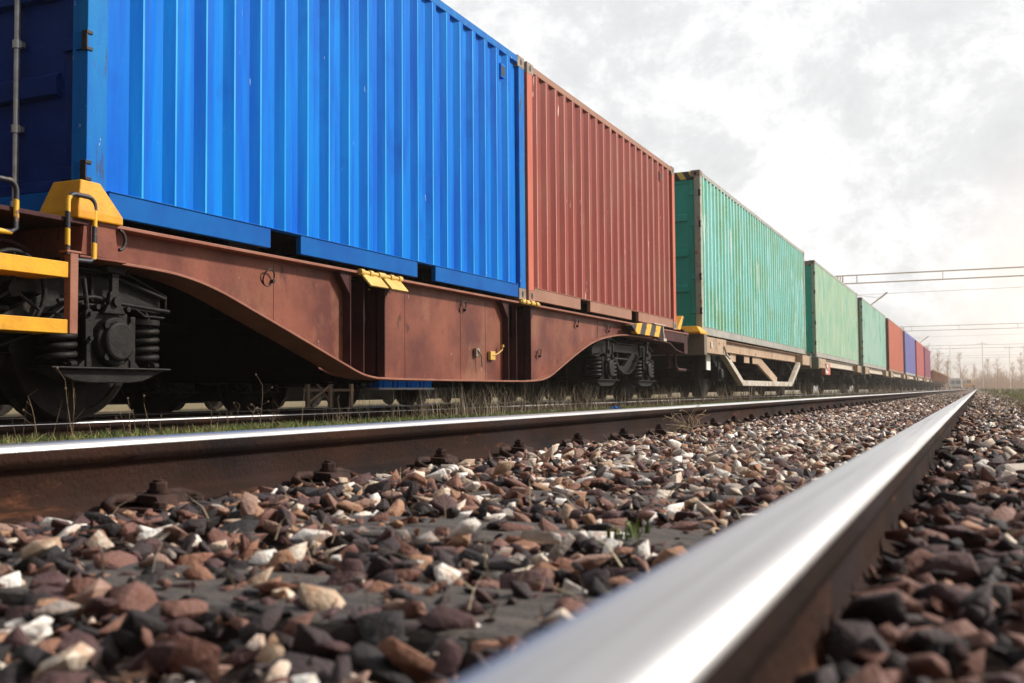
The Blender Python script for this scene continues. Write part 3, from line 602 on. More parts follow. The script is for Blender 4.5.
def make_bogie(parent, yc, label=None, wb=1.8):
    # bogie frame mesh is the part, its gear are sub-parts. local y relative to wagon
    q = MB()
    for s in (-1, 1):
        xi, xo = s*.96, s*1.02
        prof = [(-1.34, .62), (-1.36, .73), (-1.05, .83), (-.55, .84), (-.42, .80), (.42, .80), (.55, .84), (1.05, .83), (1.36, .73), (1.34, .62), (1.18, .62), (1.10, .66), (.72, .66), (.60, .69), (-.60, .69), (-.72, .66), (-1.10, .66), (-1.18, .62)]
        q.prism([(yc+a, b_) for a, b_ in prof], xi, xo, 'x')
        for e_ in (-1, 1): q.prism([(yc+e_*.66, .70), (yc+e_*.50, .70), (yc+e_*.10, .50), (yc, .50), (yc, .40), (yc+e_*.16, .41), (yc+e_*.34, .47)], xi, xo, 'x')
        q.box(s*.90, s*.955, yc-.03, yc+.03, .48, .72); q.tube([(s*1.0, yc-.28, .60), (s*1.0, yc+.28, .60)], .018, 6)
        # flanges
        q.sweep_box([(yc+a, b_+.003) for a, b_ in [(-1.36, .73), (-1.05, .83), (-.55, .84), (-.42, .80), (.42, .80), (.55, .84), (1.05, .83), (1.36, .73)]], s*.90, s*1.085, -.012)
        lo_ = [(-1.34, .62), (-1.18, .62), (-1.10, .66), (-.72, .66), (-.60, .655), (-.34, .47), (-.16, .41), (0, .40), (.16, .41), (.34, .47), (.60, .655), (.72, .66), (1.10, .66), (1.18, .62), (1.34, .62)]
        q.sweep_box([(yc+a, b_-.003) for a, b_ in lo_], s*.90, s*1.085, .012)
    for s in (-1, 1):
        for e_ in (-1, 1):
            q.prism([(yc+e_*.80, .665), (yc+e_*1.34, .632), (yc+e_*1.345, .725), (yc+e_*1.05, .815), (yc+e_*.80, .82)], s*1.0205, s*1.045, 'x')
            q.tube([(s*1.06, yc+e_*1.20, .64), (s*1.075, yc+e_*1.22, .58), (s*1.06, yc+e_*1.24, .52)], .012, 6)
    q.box(-.88, .88, yc-.15, yc+.15, .50, .74); q.box(-.9, .9, yc-1.30, yc-1.22, .60, .70); q.box(-.9, .9, yc+1.22, yc+1.30, .60, .70)
    q.cyl((0, yc, .78), .22, .10, 'z', 20)
    fr = q.build('bogie_frame', grease, parent, bevel=.004)
    for d in (-wb/2, wb/2):
        wheelset(fr, yc+d)
        for s in (-1, 1):
            y = yc+d; x = s*1.02; q = MB(); z = .45
            # housing, round cover with rim, saddle carrying the springs
            q.box(s*.93, s*1.085, y-.135, y+.135, z-.15, z+.165)
            q.lathe([(0, .138), (s*.045, .138), (s*.052, .128)], (s*1.085, y, z), 'x', 28, 0, False)
            q.lathe([(0, .112), (s*.030, .110), (s*.038, .096)], (s*1.137, y, z), 'x', 28, 0, False)
            for a in range(4):
                an = math.pi/4+a*math.pi/2; q.lathe([(0, .020), (s*.018, .020)], (s*1.137, y+.125*math.cos(an), z+.125*math.sin(an)), 'x', 6)
            q.box(s*.93, s*1.13, y-.45, y+.45, z-.158, z-.146)
            sad = [(-.44, z-.160), (-.26, z-.222), (-.16, z-.232), (.16, z-.232), (.26, z-.222), (.44, z-.160), (.25, z-.159), (.17, z-.09), (-.17, z-.09), (-.25, z-.159)]
            q.prism([(y+a, b_) for a, b_ in sad], s*.965, s*1.09, 'x')
            q.prism([(y-.085, z+.155), (y+.085, z+.155), (y+.045, z+.21), (y+.04, z+.27), (y+.026, z+.285), (y+.026, z+.385), (y-.026, z+.385), (y-.026, z+.285), (y-.04, z+.27), (y-.045, z+.21)], s*1.095, s*1.125, 'x')
            q.box(s*.94, s*1.10, y-.185, y-.145, z-.15, z+.15); q.box(s*.94, s*1.10, y+.145, y+.185, z-.15, z+.15); q.cyl((s*1.10, y-.115, z+.19), .016, .03, 'x', 6); q.cyl((s*1.10, y+.115, z+.19), .016, .03, 'x', 6)
            q.prism([(y-.055, z+.385), (y+.055, z+.385), (y+.075, z+.40), (y+.075, z+.425), (y-.075, z+.425), (y-.075, z+.40)], s*1.08, s*1.135, 'x')
            q.cyl((s*1.13, y, z+.225), .028, .03, 'x', 12)
            q.build('axle_box', grease, fr, bevel=.005)
            for e_ in (-1, 1):
                q = MB(); coil(q, (s*1.02, y+e_*.315, z-.135), .088, .235, 4.6, .0185); coil(q, (s*1.02, y+e_*.315, z-.135), .050, .23, 6, .011)
                q.cyl((s*1.02, y+e_*.315, z+.125), .105, .03, 'z', 18)
                q.build('coil_spring', grease, fr)
            # damper link with two eyes, and brake block by the wheel
            q = MB(); e_ = -1 if d > 0 else 1
            q.prism([(y+e_*.19+.028*math.cos(t)+0, z+.06+(.085 if math.sin(t) > 0 else -.05)+.028*math.sin(t)) for t in [2*math.pi*i/16 for i in range(16)]], s*1.10, s*1.125, 'x')
            q.cyl((s*1.13, y+e_*.19, z+.145), .013, .03, 'x', 10); q.cyl((s*1.13, y+e_*.19, z+.01), .013, .03, 'x', 10)
            q.tube([(s*1.08, y+e_*.30, z+.33), (s*1.11, y+e_*.22, z+.34), (s*1.11, y+e_*.19, z+.15)], .014, 8)
            q.build('damper_link', grease, fr, bevel=.003)
            q = MB(); yb = y+e_*.50
            q.prism([(yb-.03, .30), (yb+.03, .30), (yb+.05, .45), (yb+.03, .62), (yb-.03, .62), (yb-.02, .45)], s*.71, s*.80, 'x'); q.tube([(s*.755, yb, .6), (s*.755, yb, .80)], .02, 8)
            q.tube([(s*.60, yb, .40), (s*.90, yb, .40)], .025, 8)
            q.build('brake_block', grease, fr)
    return fr

# ================================================================== BROWN FISH-BELLY CONTAINER WAGON
WY = 9.0; zl = lambda z: z-RZT
wg = thing('container_wagon', (TX, WY, RZT), 'brown fish-bellied container wagon carrying the bright blue and brick-red containers', 'railway wagon', 'wagons of the goods train')
belly_n = smooth_pts([(4.28, 1.005), (4.6, .995), (4.99, .98), (5.35, .92), (5.8, .79), (6.22, .665), (6.87, .467), (7.10, .405), (7.30, .380)], 5)
belly_f = smooth_pts([(10.55, .380), (10.80, .395), (11.05, .44), (11.29, .515), (11.8, .68), (12.32, .83), (12.7, .91), (13.1, .965), (13.55, 1.01), (13.97, 1.028), (14.94, 1.03), (15.4, 1.02)], 5)
bel = belly_n+[(7.6, .375), (8.6, .372), (9.6, .372), (10.3, .374)]+belly_f
ZT = 1.178   # underside of the top flange
def ytop(y): return ZT
LW = lambda p: (p[0]-WY, zl(p[1]))
for s in (-1, 1):
    q = MB(); xw0, xw1 = s*1.105, s*1.12
    poly = [LW(p) for p in bel]+[LW((15.4, ZT)), LW((4.28, ZT))]
    # web in pieces so the stake pockets are real recesses
    cuts = [(4.28, 6.93), (7.43, 9.92), (10.50, 15.4)]
    pocket = [(6.93, 7.43), (9.92, 10.50)]
    bz = lambda y: float(np.interp(y, [p[0] for p in bel], [p[1] for p in bel]))
    for a, b_ in cuts:
        ysq = [a]+[p[0] for p in bel if a < p[0] < b_]+[b_]
        q.prism([LW((y, bz(y)-.002)) for y in ysq]+[LW((b_, ZT)), LW((a, ZT))], xw0, xw1, 'x')
    for a, b_ in pocket:
        ysq = [a]+[p[0] for p in bel if a < p[0] < b_]+[b_]
        q.prism([LW((y, bz(y)-.002)) for y in ysq]+[LW((b_, ZT)), LW((a, ZT))], s*.88, s*.895, 'x')
    for yy in (6.05, 7.89, 8.95, 9.50, 12.9):
        q.box(s*1.12, s*1.1225, yy-WY-.006, yy-WY+.006, zl(bz(yy)), zl(ZT)-.002)
    q.build('side_beam', wagon if s > 0 else void, wg)  # far beam near black, painting in the shade below the wagon
    # flanges
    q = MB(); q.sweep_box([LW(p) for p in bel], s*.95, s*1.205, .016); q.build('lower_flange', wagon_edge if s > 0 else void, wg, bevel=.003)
    q = MB(); q.box(s*.90, s*1.215, 4.28-WY, 17.22-WY, zl(ZT), zl(ZT)+.020); q.build('upper_flange', wagon_edge, wg, bevel=.003)
    # stake-pocket gussets (flared at the top)
    for a, b_ in pocket:
        q = MB()
        for yy in (a-.012, (a+b_)/2-.006, b_):
            zb_ = zl(bz(yy)+.004); zt_ = zl(ZT)-.002
            mid = abs(yy-(a+b_)/2) < .05
            q.prism([(s*.90, zb_), (s*(1.15 if mid else 1.19), zb_), (s*(1.15 if mid else 1.19), zt_), (s*.90, zt_)], yy-WY, yy-WY+.012, 'y')
            if not mid: q.prism([(yy-WY+.006, zt_), (yy-WY+.006+(.0 if yy < (a+b_)/2 else .16)-(.16 if yy < (a+b_)/2 else 0), zt_), (yy-WY+.006, zt_-.17)], s*1.125, s*1.185, 'x')
        q.build('stake_pocket', wagon_dark, wg, bevel=.002)
    # lashing loops
    for yy, zz in ((5.97, 1.06), (8.97, 1.065), (12.07, 1.08), (13.27, 1.075), (10.85, .68)):
        q = MB(); q.tube([(s*(1.135+.018*math.sin(t)), yy-WY+.058*math.cos(t), zl(zz)+.058*math.sin(t)-.01) for t in [2*math.pi*i/20 for i in range(17)]], .0055, 8)
        q.cyl((s*1.13, yy-WY+.05, zl(zz)-.03), .014, .03, 'x', 8); q.build('lashing_ring', ringm, wg)
# outer lever pulls, near side
q = MB(); x = 1.125
q.box(x, x+.03, 9.22-WY, 9.30-WY, zl(.60), zl(.68)); q.tube([(x+.03, 9.25-WY, zl(.66)), (x+.04, 9.27-WY, zl(.64)), (x+.045, 9.31-WY, zl(.60)), (x+.045, 9.32-WY, zl(.50))], .008, 8); q.build('brake_release_handle', castm, wg, bevel=.003)
q = MB(); q.box(x, x+.03, 9.55-WY, 9.66-WY, zl(.575), zl(.66)); q.tube([(x+.03, 9.60-WY, zl(.62)), (x+.04, 9.70-WY, zl(.64)), (x+.045, 9.79-WY, zl(.68)), (x+.045, 9.80-WY, zl(.71))], .0065, 8); q.cyl((x+.045, 9.80-WY, zl(.72)), .016, .028, 'z', 10); q.build('changeover_lever', yellow_pale, wg, bevel=.003)
# flap brackets
def flap(yy, wd, m_):
    q = MB(); q.tube([(1.225, yy-WY-.02, zl(1.190)), (1.225, yy-WY+wd+.02, zl(1.190))], .017, 10)
    for k_ in (0, .5, 1): q.cyl((1.225, yy-WY+wd*k_, zl(1.190)), .026, .05, 'y', 10)
    q.build('hinge_bar', yellow_pale, wg)
    q = MB(); q.add([(1.225, yy-WY, zl(1.185)), (1.225, yy-WY+wd, zl(1.185)), (1.315, yy-WY+wd, zl(1.085)), (1.315, yy-WY, zl(1.085)), (1.213, yy-WY, zl(1.175)), (1.213, yy-WY+wd, zl(1.175)), (1.303, yy-WY+wd, zl(1.075)), (1.303, yy-WY, zl(1.075))],
                   [(0, 1, 2, 3), (7, 6, 5, 4), (0, 4, 5, 1), (1, 5, 6, 2), (2, 6, 7, 3), (3, 7, 4, 0)])
    q.box(1.22, 1.23, yy-WY+wd*.4, yy-WY+wd*.46, zl(1.06), zl(1.07)); return q.build('yellow_flap', m_, wg, bevel=.003)
flap(7.02, .27, yellow_pale); flap(7.34, .27, yellow_pale)
# centre twist locks between the two containers
q = MB(); 
for yy in (10.20, 10.31, 10.44, 10.58): q.cyl((1.225, yy-WY, zl(1.198)), .027, .065, 'y', 12)
q.tube([(1.225, 10.14-WY, zl(1.197)), (1.225, 10.66-WY, zl(1.197))], .015, 8); q.box(1.19, 1.235, 10.24-WY, 10.28-WY, zl(1.19), zl(1.235)); q.box(1.19, 1.235, 10.50-WY, 10.53-WY, zl(1.18), zl(1.225))
q.build('twist_lock', yellow_pale, wg, bevel=.004)
# striped guide box toward the far end + pin
q = MB()
q.prism([(13.80-WY, zl(1.155)), (14.10-WY, zl(1.045)), (15.24-WY, zl(1.045)), (15.36-WY, zl(1.215)), (14.40-WY, zl(1.215))], 1.205, 1.285, 'x')
q.build('striped_guide', hazard, wg, bevel=.004)
q = MB(); q.box(1.16, 1.30, 14.9-WY, 15.5-WY, zl(1.225), zl(1.240)); q.tube([(1.27, 15.42-WY, zl(1.235)), (1.28, 15.40-WY, zl(1.12)), (1.29, 15.43-WY, zl(1.04))], .022, 8); q.box(1.25, 1.31, 15.36-WY, 15.52-WY, zl(.995), zl(1.035)); q.build('guide_pin', cream, wg, bevel=.004)
q = MB(); q.prism([(16.52-WY, zl(1.235)), (16.72-WY, zl(1.235)), (16.98-WY, zl(1.46)), (16.84-WY, zl(1.47))], 1.10, 1.21, 'x'); q.build('corner_guide', hazard, wg, bevel=.004)
# end structure far end
q = MB(); q.box(-1.19, 1.19, 17.02-WY, 17.24-WY, zl(.86), zl(1.24)); q.box(.95, 1.205, 15.42-WY, 17.0-WY, zl(1.03), zl(ZT)-.002); q.box(-1.205, -.95, 15.42-WY, 17.0-WY, zl(1.03), zl(ZT)-.002)
q.prism([LW((15.4, 1.0)), LW((16.1, .99)), LW((16.45, .90)), LW((16.9, .86)), LW((16.9, .875)), LW((16.46, .918)), LW((16.12, 1.006)), LW((15.4, 1.018))], 1.0, 1.20, 'x'); q.build('headstock', wagon_dark, wg, bevel=.004)
q = MB()
for s in (-1, 1): q.lathe([(0, .10), (.30, .10), (.30, .07), (.42, .07), (.425, .22), (.445, .225), (.46, .18)], (s*.875, 17.24-WY, zl(1.16)-.05), 'y', 24)
q.build('buffers', grease, wg)
q = MB(); q.tube([(1.05, 16.95-WY, zl(.86)), (1.05, 16.95-WY, zl(.66)), (1.05, 17.1-WY, zl(.60)), (1.05, 17.6-WY, zl(.60))], .03, 8); q.tube([(.9, 17.1-WY, zl(.86)), (.9, 17.1-WY, zl(.70)), (.86, 17.2-WY, zl(.66))], .045, 8); q.build('brake_hose', wagon_dark, wg)
# central spine, cross bearers and floor
q = MB(); q.box(-.28, .28, .8-WY, 17.0-WY, zl(.75), zl(1.145))
for yy in (4.35, 5.2, 6.4, 7.18, 8.2, 9.2, 10.2, 11.4, 12.6, 15.3): q.box(-1.1, 1.1, yy-WY, yy-WY+.10, zl(.82 if 6 < yy < 12 else 1.02), zl(1.145))
q.box(-1.10, 1.10, 4.30-WY, 16.9-WY, zl(1.1455), zl(1.162))
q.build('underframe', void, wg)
q = MB(); q.cyl((-.4, 8.6-WY, zl(.66)), .17, .7, 'y', 20); q.box(-.7, .3, 8.2-WY, 8.26-WY, zl(.5), zl(.8)); q.build('air_reservoir', void, wg)
# near end: deck ahead of the door, recessed sole bar, box bracket
q = MB(); q.box(-1.2, 1.22, .80-WY, 4.275-WY, zl(1.165), zl(1.189)); q.build('end_deck', wagon_dark, wg, bevel=.003)
q = MB(); q.box(-1.0, .74, .80-WY, 4.25-WY, zl(.92), zl(1.163)); q.box(.66, .72, 4.25-WY, 5.1-WY, zl(.92), zl(1.14)); q.build('inner_sole_bar', wagon_dark, wg, bevel=.003)
q = MB(); q.prism([(4.24-WY, zl(1.163)), (4.275-WY, zl(1.163)), (4.275-WY, zl(1.0)), (4.24-WY, zl(1.0))], .74, 1.20, 'x')
q.prism([(4.25-WY, zl(1.20)), (4.47-WY, zl(1.205)), (4.50-WY, zl(.998)), (4.23-WY, zl(1.005))], 1.123, 1.213, 'x')
q.box(1.08, 1.235, 4.20-WY, 4.54-WY, zl(.985), zl(.998)); q.build('box_bracket', wagon, wg, bevel=.004)
q = MB(); q.tube([(1.215, 4.50-WY+.045*math.sin(t), zl(1.115)+.055*math.cos(t)) for t in [math.pi*i/10 for i in range(11)]], .010, 8); q.build('lashing_ring', ringm, wg)
# yellow guide hood
def hood(parent, y0, z0, m_, sy=1, x=1.04, w0=.185, dpt=.22, h=.20):
    q = MB(); y1 = y0+sy*.02
    b0 = [(x-w0, y0-.30), (x+.215, y0-.30), (x+.215, y0+.23), (x-w0, y0+.23)]
    t0 = [(x-w0+.07, y0-.18), (x+.13, y0-.18), (x+.13, y0+.085), (x-w0+.07, y0+.085)]
    vs = [(a, b_, z0) for a, b_ in b0]+[(a, b_, z0+.035) for a, b_ in b0]+[(a, b_, z0+h) for a, b_ in t0]
    fs = [(3, 2, 1, 0)]+[(i, (i+1) % 4, (i+1) % 4+4, i+4) for i in range(4)]+[(i+4, (i+1) % 4+4, (i+1) % 4+8, i+8) for i in range(4)]+[(8, 9, 10, 11)]
    q.add(vs, fs); return q.build('guide_hood', m_, parent, bevel=.012)
q = MB(); b0 = [(.955, 4.175), (1.245, 4.175), (1.245, 4.50), (.955, 4.50)]; t0 = [(1.03, 4.205), (1.228, 4.205), (1.228, 4.345), (1.03, 4.345)]
vs = [(a, b_-WY, zl(1.192)) for a, b_ in b0]+[(a, b_-WY, zl(1.235)) for a, b_ in b0]+[(a, b_-WY, zl(1.405)) for a, b_ in t0]
q.add(vs, [(3, 2, 1, 0)]+[(i, (i+1) % 4, (i+1) % 4+4, i+4) for i in range(4)]+[(i+4, (i+1) % 4+4, (i+1) % 4+8, i+8) for i in range(4)]+[(8, 9, 10, 11)]); q.build('guide_hood', yellow, wg, bevel=.008)
# grab handles (banded tube), step bars, post
def ubar(parent, x, ya, yb, zb_, zt_, m_):
    q = MB(); r_ = .05; pts = [(x, ya, zb_), (x, ya, zt_-r_)]
    pts += [(x, ya+r_-r_*math.cos(t), zt_-r_+r_*math.sin(t)) for t in [math.pi/2*i/5 for i in range(1, 6)]]
    pts += [(x, yb-r_+r_*math.sin(t), zt_-r_+r_*math.cos(t)) for t in [math.pi/2*i/5 for i in range(0, 6)]]
    pts += [(x, yb, zb_)]; pts += [(x, yb-.03, zb_-.02), (x-.01, yb-.12, zb_-.022)]
    q.tube(pts, .0135, 10); return q.build('grab_handle', m_, parent)
ubar(wg, 1.235, 4.115-WY, 4.30-WY, zl(.99), zl(1.315), hazard_tube)
ubar(wg, 1.235, 3.58-WY, 3.79-WY, zl(1.08), zl(1.315), hazard_tube)
q = MB(); q.box(1.20, 1.235, 3.2-WY, 4.125-WY, zl(.868), zl(.950)); q.box(.95, 1.2, 3.2-WY, 4.10-WY, zl(.868), zl(.876)); q.build('upper_step', yellow, wg, bevel=.003)
q = MB(); q.box(1.20, 1.235, 3.2-WY, 4.125-WY, zl(.575), zl(.648)); q.box(.98, 1.2, 3.2-WY, 4.10-WY, zl(.575), zl(.583)); q.build('lower_step', yellow, wg, bevel=.003)
q = MB(); q.box(1.200, 1.245, 4.128-WY, 4.182-WY, zl(.575), zl(1.0)); q.box(1.19, 1.25, 4.10-WY, 4.20-WY, zl(1.0), zl(1.012)); q.build('step_post', wagon_edge, wg, bevel=.003)
# hand brake wheel
q = MB(); cy_, cz_ = 3.93-WY, zl(.80); 
q.tube([(1.06, cy_+.20*math.cos(t), cz_+.20*math.sin(t)) for t in [2*math.pi*i/32 for i in range(32)]], .014, 8, closed=True)
for a in range(3): q.tube([(1.06, cy_, cz_), (1.06, cy_+.2*math.cos(a*2.094+1.57), cz_+.2*math.sin(a*2.094+1.57))], .010, 8)
q.cyl((1.03, cy_, cz_), .04, .09, 'x', 14); q.build('handbrake_wheel', grease, wg)
q = MB(); q.tube([(.98, 3.93-WY+.30*math.cos(t), zl(.80)+.26*math.sin(t)) for t in [math.pi*i/16 for i in range(0, 17)]], .014, 6); q.build('wheel_guard', wagon_dark, wg)
# pipes and plates around the near bogie
q = MB(); q.tube([(1.0, 4.30-WY, zl(.945)), (1.06, 4.55-WY, zl(.94)), (1.08, 4.80-WY, zl(.88)), (1.08, 5.02-WY, zl(.83))], .012, 8); q.tube([(1.08, 5.02-WY, zl(.83)), (1.08, 5.02-WY, zl(.76))], .008, 6)
q.tube([(1.08, 4.20-WY, zl(.76)), (1.08, 4.45-WY, zl(.80)), (1.08, 4.66-WY, zl(.775)), (1.08, 5.05-WY, zl(.755))], .013, 8); q.build('brake_pipe', grease, wg)
make_bogie(wg, 3.67-WY); make_bogie(wg, 14.22-WY)

# ================================================================== TWO-AXLE FLAT WAGONS
def leaf_axle(parent, y, s_all=(-1, 1), zr=.46):
    ax_ = wheelset(parent, y)
    for s in s_all:
        q = MB(); q.box(s*.98, s*1.12, y-.13, y+.13, zr-.13, zr+.13); q.lathe([(0, .105), (s*.05, .10), (s*.06, .08)], (s*1.12, y, zr), 'x', 20); q.build('axle_box', grease, parent, bevel=.005)
        q = MB()
        for i in range(8):
            hl = .62-.065*i; z1 = zr+.22-.013*i+.0; pts = [(y-hl, z1+.16*(hl/.62)**2), (y-hl*.5, z1+.04*(hl/.62)**2), (y, z1), (y+hl*.5, z1+.04*(hl/.62)**2), (y+hl, z1+.16*(hl/.62)**2)]
            q.sweep_box(pts, s*1.0, s*1.09, .011)
        q.box(s*.98, s*1.11, y-.06, y+.06, zr+.12, zr+.24)
        for e_ in (-1, 1): q.tube([(s*1.045, y+e_*.62, zr+.40), (s*1.045, y+e_*.72, zr+.30), (s*1.045, y+e_*.74, zr+.50)], .02, 8); 
        q.build('leaf_spring', grease, parent)
        q = MB(); q.prism([(y-.42, .80), (y-.30, .78), (y-.17, .55), (y-.17, .26), (y-.13, .26), (y-.13, .60), (y+.13, .60), (y+.13, .26), (y+.17, .26), (y+.17, .55), (y+.30, .78), (y+.42, .80), (y+.42, .84), (y-.42, .84)], s*.955, s*.975, 'x'); q.build('axle_guard', grease, parent)
def make_flat(loc, label, sill, end_m, hood_m, truss=False, detail=True, side_m=None, end2=None):
    """container rests on local z=ZC-RZT; local y 0..12.95"""
    Ln = 12.75; root = thing('flat_wagon', loc, label, 'railway wagon', 'wagons of the goods train')
    zt_ = ZC-RZT-.012; bv = .004 if detail else 0
    for s in (-1, 1):
        q = MB()
        q.box(s*1.06, s*1.10, .45, Ln-.45, zt_-.21, zt_-.014); q.box(s*1.0, s*1.165, .45, Ln-.45, zt_-.0135, zt_); q.box(s*1.0, s*1.16, .45, Ln-.45, zt_-.224, zt_-.2105)
        q.build('sole_bar', sill, root, bevel=bv)
        q = MB(); q.box(s*.86, s*1.30, .06, 1.72, zt_-.29, zt_-.002) if False else q.box(s*1.105, s*1.285, .03, 1.80, zt_-.30, zt_-.018)
        q.build('end_sill_box', end_m, root, bevel=bv)
        q = MB(); q.box(s*1.105, s*1.285, Ln-1.5, Ln-.03, zt_-.28, zt_-.018); q.build('end_sill_box', end_m, root, bevel=bv)
    for y0, y1 in ((0, .2), (Ln-.2, Ln)):
        q = MB(); q.box(-1.30, 1.30, y0, y1, zt_-.34, zt_+.012); q.build('headstock', end2 or greybrown, root, bevel=bv)
    q = MB()
    for s in (-1, 1):
        for y0, d in ((0, -1), (Ln, 1)):
            q.lathe([(0, .10), (d*.16, .10), (d*.16, .07), (d*.24, .07), (d*.245, .20), (d*.27, .20)], (s*.875, y0, zt_-.12), 'y', 20)
    q.build('buffers', grease, root)
    q = MB(); q.box(-1.05, 1.05, .2, Ln-.2, zt_-.10, zt_-.02); q.box(-.25, .25, .2, Ln-.2, zt_-.36, zt_-.10); q.box(-.7, -.62, .6, Ln-.6, .14, zt_-.10)  # includes a thin low skirt added to block the bright gap beneath
    for i in range(9): q.box(-1.05, 1.05, .9+i*1.35, 1.0+i*1.35, zt_-.20, zt_-.10)
    q.cyl((.3, 5.2, zt_-.50), .16, .8, 'y', 16); q.box(-.8, .8, 7.2, 7.26, zt_-.55, zt_-.10); q.tube([(.7, 2.4, zt_-.42), (.7, Ln-2.4, zt_-.42)], .025, 8)
    q.build('underframe', void, root)
    for y in (1.95, Ln-1.95): leaf_axle(root, y)
    if hood_m is not None: 
        hood(root, .12, zt_+.014, hood_m, x=1.06, w0=.2, h=.14)
    if truss:
        for s in (-1, 1):
            q = MB()
            a, b_, c_, d_ = (1.95, zl(.965)), (3.62, zl(.40)), (9.75, zl(.40)), (11.15, zl(.94))
            t2 = .105
            q.prism([a, (a[0]+.26, a[1]), (b_[0]+.10, b_[1]+t2), (c_[0]-.10, c_[1]+t2), (d_[0]-.24, d_[1]), d_, c_, b_][::-1], s*1.125, s*1.235, 'x') if False else None
            for p, r_ in ((a, b_), (c_, d_)):
                dv = Vector((r_[0]-p[0], r_[1]-p[1])).normalized(); nn = Vector((-dv.y, dv.x))*.055
                q.prism([(p[0]+nn.x, p[1]+nn.y), (r_[0]+nn.x, r_[1]+nn.y), (r_[0]-nn.x, r_[1]-nn.y), (p[0]-nn.x, p[1]-nn.y)], s*1.12, s*1.23, 'x')
            q.box(s*1.118, s*1.232, b_[0]-.05, c_[0]+.05, b_[1]-.055, b_[1]+.055)
            q.build('truss_frame', cream, root, bevel=.004)
            q = MB(); p, r_ = (5.6, zl(.97)), (8.2, zl(.46)); dv = Vector((r_[0]-p[0], r_[1]-p[1])).normalized(); nn = Vector((-dv.y, dv.x))*.10
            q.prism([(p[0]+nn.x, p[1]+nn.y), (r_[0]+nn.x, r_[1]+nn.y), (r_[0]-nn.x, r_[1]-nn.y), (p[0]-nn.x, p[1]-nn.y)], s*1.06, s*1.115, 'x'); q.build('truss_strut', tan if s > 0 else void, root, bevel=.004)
            for yy in (2.9, 4.3, 5.2): MB().box(s*1.102, s*1.112, yy, yy+.55, zt_-.38, zt_-.21).build('side_plate', tan, root)
    # hand levers, plates
    q = MB(); q.box(1.29, 1.30, .50, .62, zt_-.20, zt_-.10); q.tube([(1.30, 1.55, zt_-.14), (1.33, 1.6, zt_-.3), (1.33, 1.9, zt_-.36)], .02, 8); q.build('coupling_lever', cream, root)
    return root
YF = [y-.20 for y in Y_G]
f1 = make_flat((TX, YF[0], RZT), 'dusty tan flat wagon with a pale truss frame under the streaked teal container', tan, tan, yellow, True)
q = MB(); q.box(1.11, 1.13, .85, 1.15, .52, .86); q.build('number_plate', whitep, f1)
f2 = make_flat((TX, YF[1], RZT), 'dark flat wagon with a white sill under the yellowish-green container', cream, tan, None, False)
q = MB(); q.box(1.12, 1.25, 1.9, 3.1, .62, .98); q.build('tool_box', red2, f2, bevel=.005); q = MB(); q.box(1.252, 1.258, 1.95, 2.5, .66, .93); q.build('label_panel', whitep, f2)
f3 = make_flat((TX, YF[2], RZT), 'flat wagon with a pale dusty sill under the pale mint container', cream, tan, None, False, False)
labs = ['flat wagon under the coral red container', 'flat wagon under the indigo container', 'flat wagon under the crimson container', 'flat wagon under the plum container at the end']
for y, lb in zip(YF[3:], labs):
    o = copy_tree(f3); o.location = (TX, y, RZT); o['label'] = 'dusty '+lb

# rusty open wagons beyond the containers
def make_gondola(loc, label):
    root = thing('open_wagon', loc, label, 'railway wagon', 'rusty open wagons at the far end of the train')
    q = MB(); Lg = 13.2
    for s in (-1, 1):
        q.box(s*1.32, s*1.36, 0, Lg, 1.0, 2.05)
        for i in range(10): q.box(s*1.36, s*1.43, .05+i*1.447, .17+i*1.447, 1.0, 2.05)
        q.box(s*1.30, s*1.44, 0, Lg, 2.05, 2.13)
    q.box(-1.32, 1.32, 0, .05, 1.0, 2.05); q.box(-1.32, 1.32, Lg-.05, Lg, 1.0, 2.05); q.box(-1.32, 1.32, .05, Lg-.05, 1.0, 1.06); q.build('body', rustbox, root)
    q = MB(); q.box(-1.2, 1.2, .1, Lg-.1, .80, .995); q.box(-.5, .5, .1, Lg-.1, .2, .8); q.build('underframe', wagon_dark, root)
    for y in (1.2, 3.0, Lg-3.0, Lg-1.2): wheelset(root, y)
    return root
g0 = None
for i, lb in enumerate(['nearest rusty open wagon, right behind the plum container', 'second rusty open wagon behind the plum container', 'third rusty open wagon, small in the distance', 'fourth rusty open wagon, last before the white cab']):
    if i == 0: g0 = make_gondola((TX, 117.3, RZT), lb)
    else: o = copy_tree(g0); o.location = (TX, 117.3+14.3*i, RZT); o['label'] = lb

# ================================================================== TRAIN BEHIND (seen through the gap)
bw = thing('covered_wagon', (BX, 5.0, RZB), 'black covered wagon on the track behind, seen beneath the brown wagon', 'railway wagon')
q = MB(); q.box(-1.4, 1.4, -8, 8, 1.0, 3.4); 
for i in range(12): q.box(1.4, 1.46, -7.9+i*1.43, -7.8+i*1.43, 1.0, 3.4)
q.build('body', wagon_dark, bw); q = MB(); q.box(-1.3, 1.3, -8, 8, .72, .998); q.build('underframe', void, bw)
for yy in (-6.4, 6.4): make_bogie(bw, yy)
q = MB()
q.box(-.62, .62, -12, 8.2, .17, .72)  # solid dark box added to block the bright strip between the wheels
q.build('dark_blocker_box', void, bw)
hp = thing('hopper_wagon', (BX, 17.4, RZB), 'bright blue hopper wagon on the track behind, its chutes showing beneath the brown wagon', 'railway wagon')
q = MB(); q.prism([(-3.2, 1.05), (3.2, 1.05), (4.1, 1.7), (4.1, 3.3), (-4.1, 3.3), (-4.1, 1.7)], -1.35, 1.35, 'x'); q.build('body', blue_base, hp, bevel=.01)
q = MB(); q.box(-1.2, 1.2, -4.2, 4.2, .86, 1.04); q.build('underframe', void, hp)
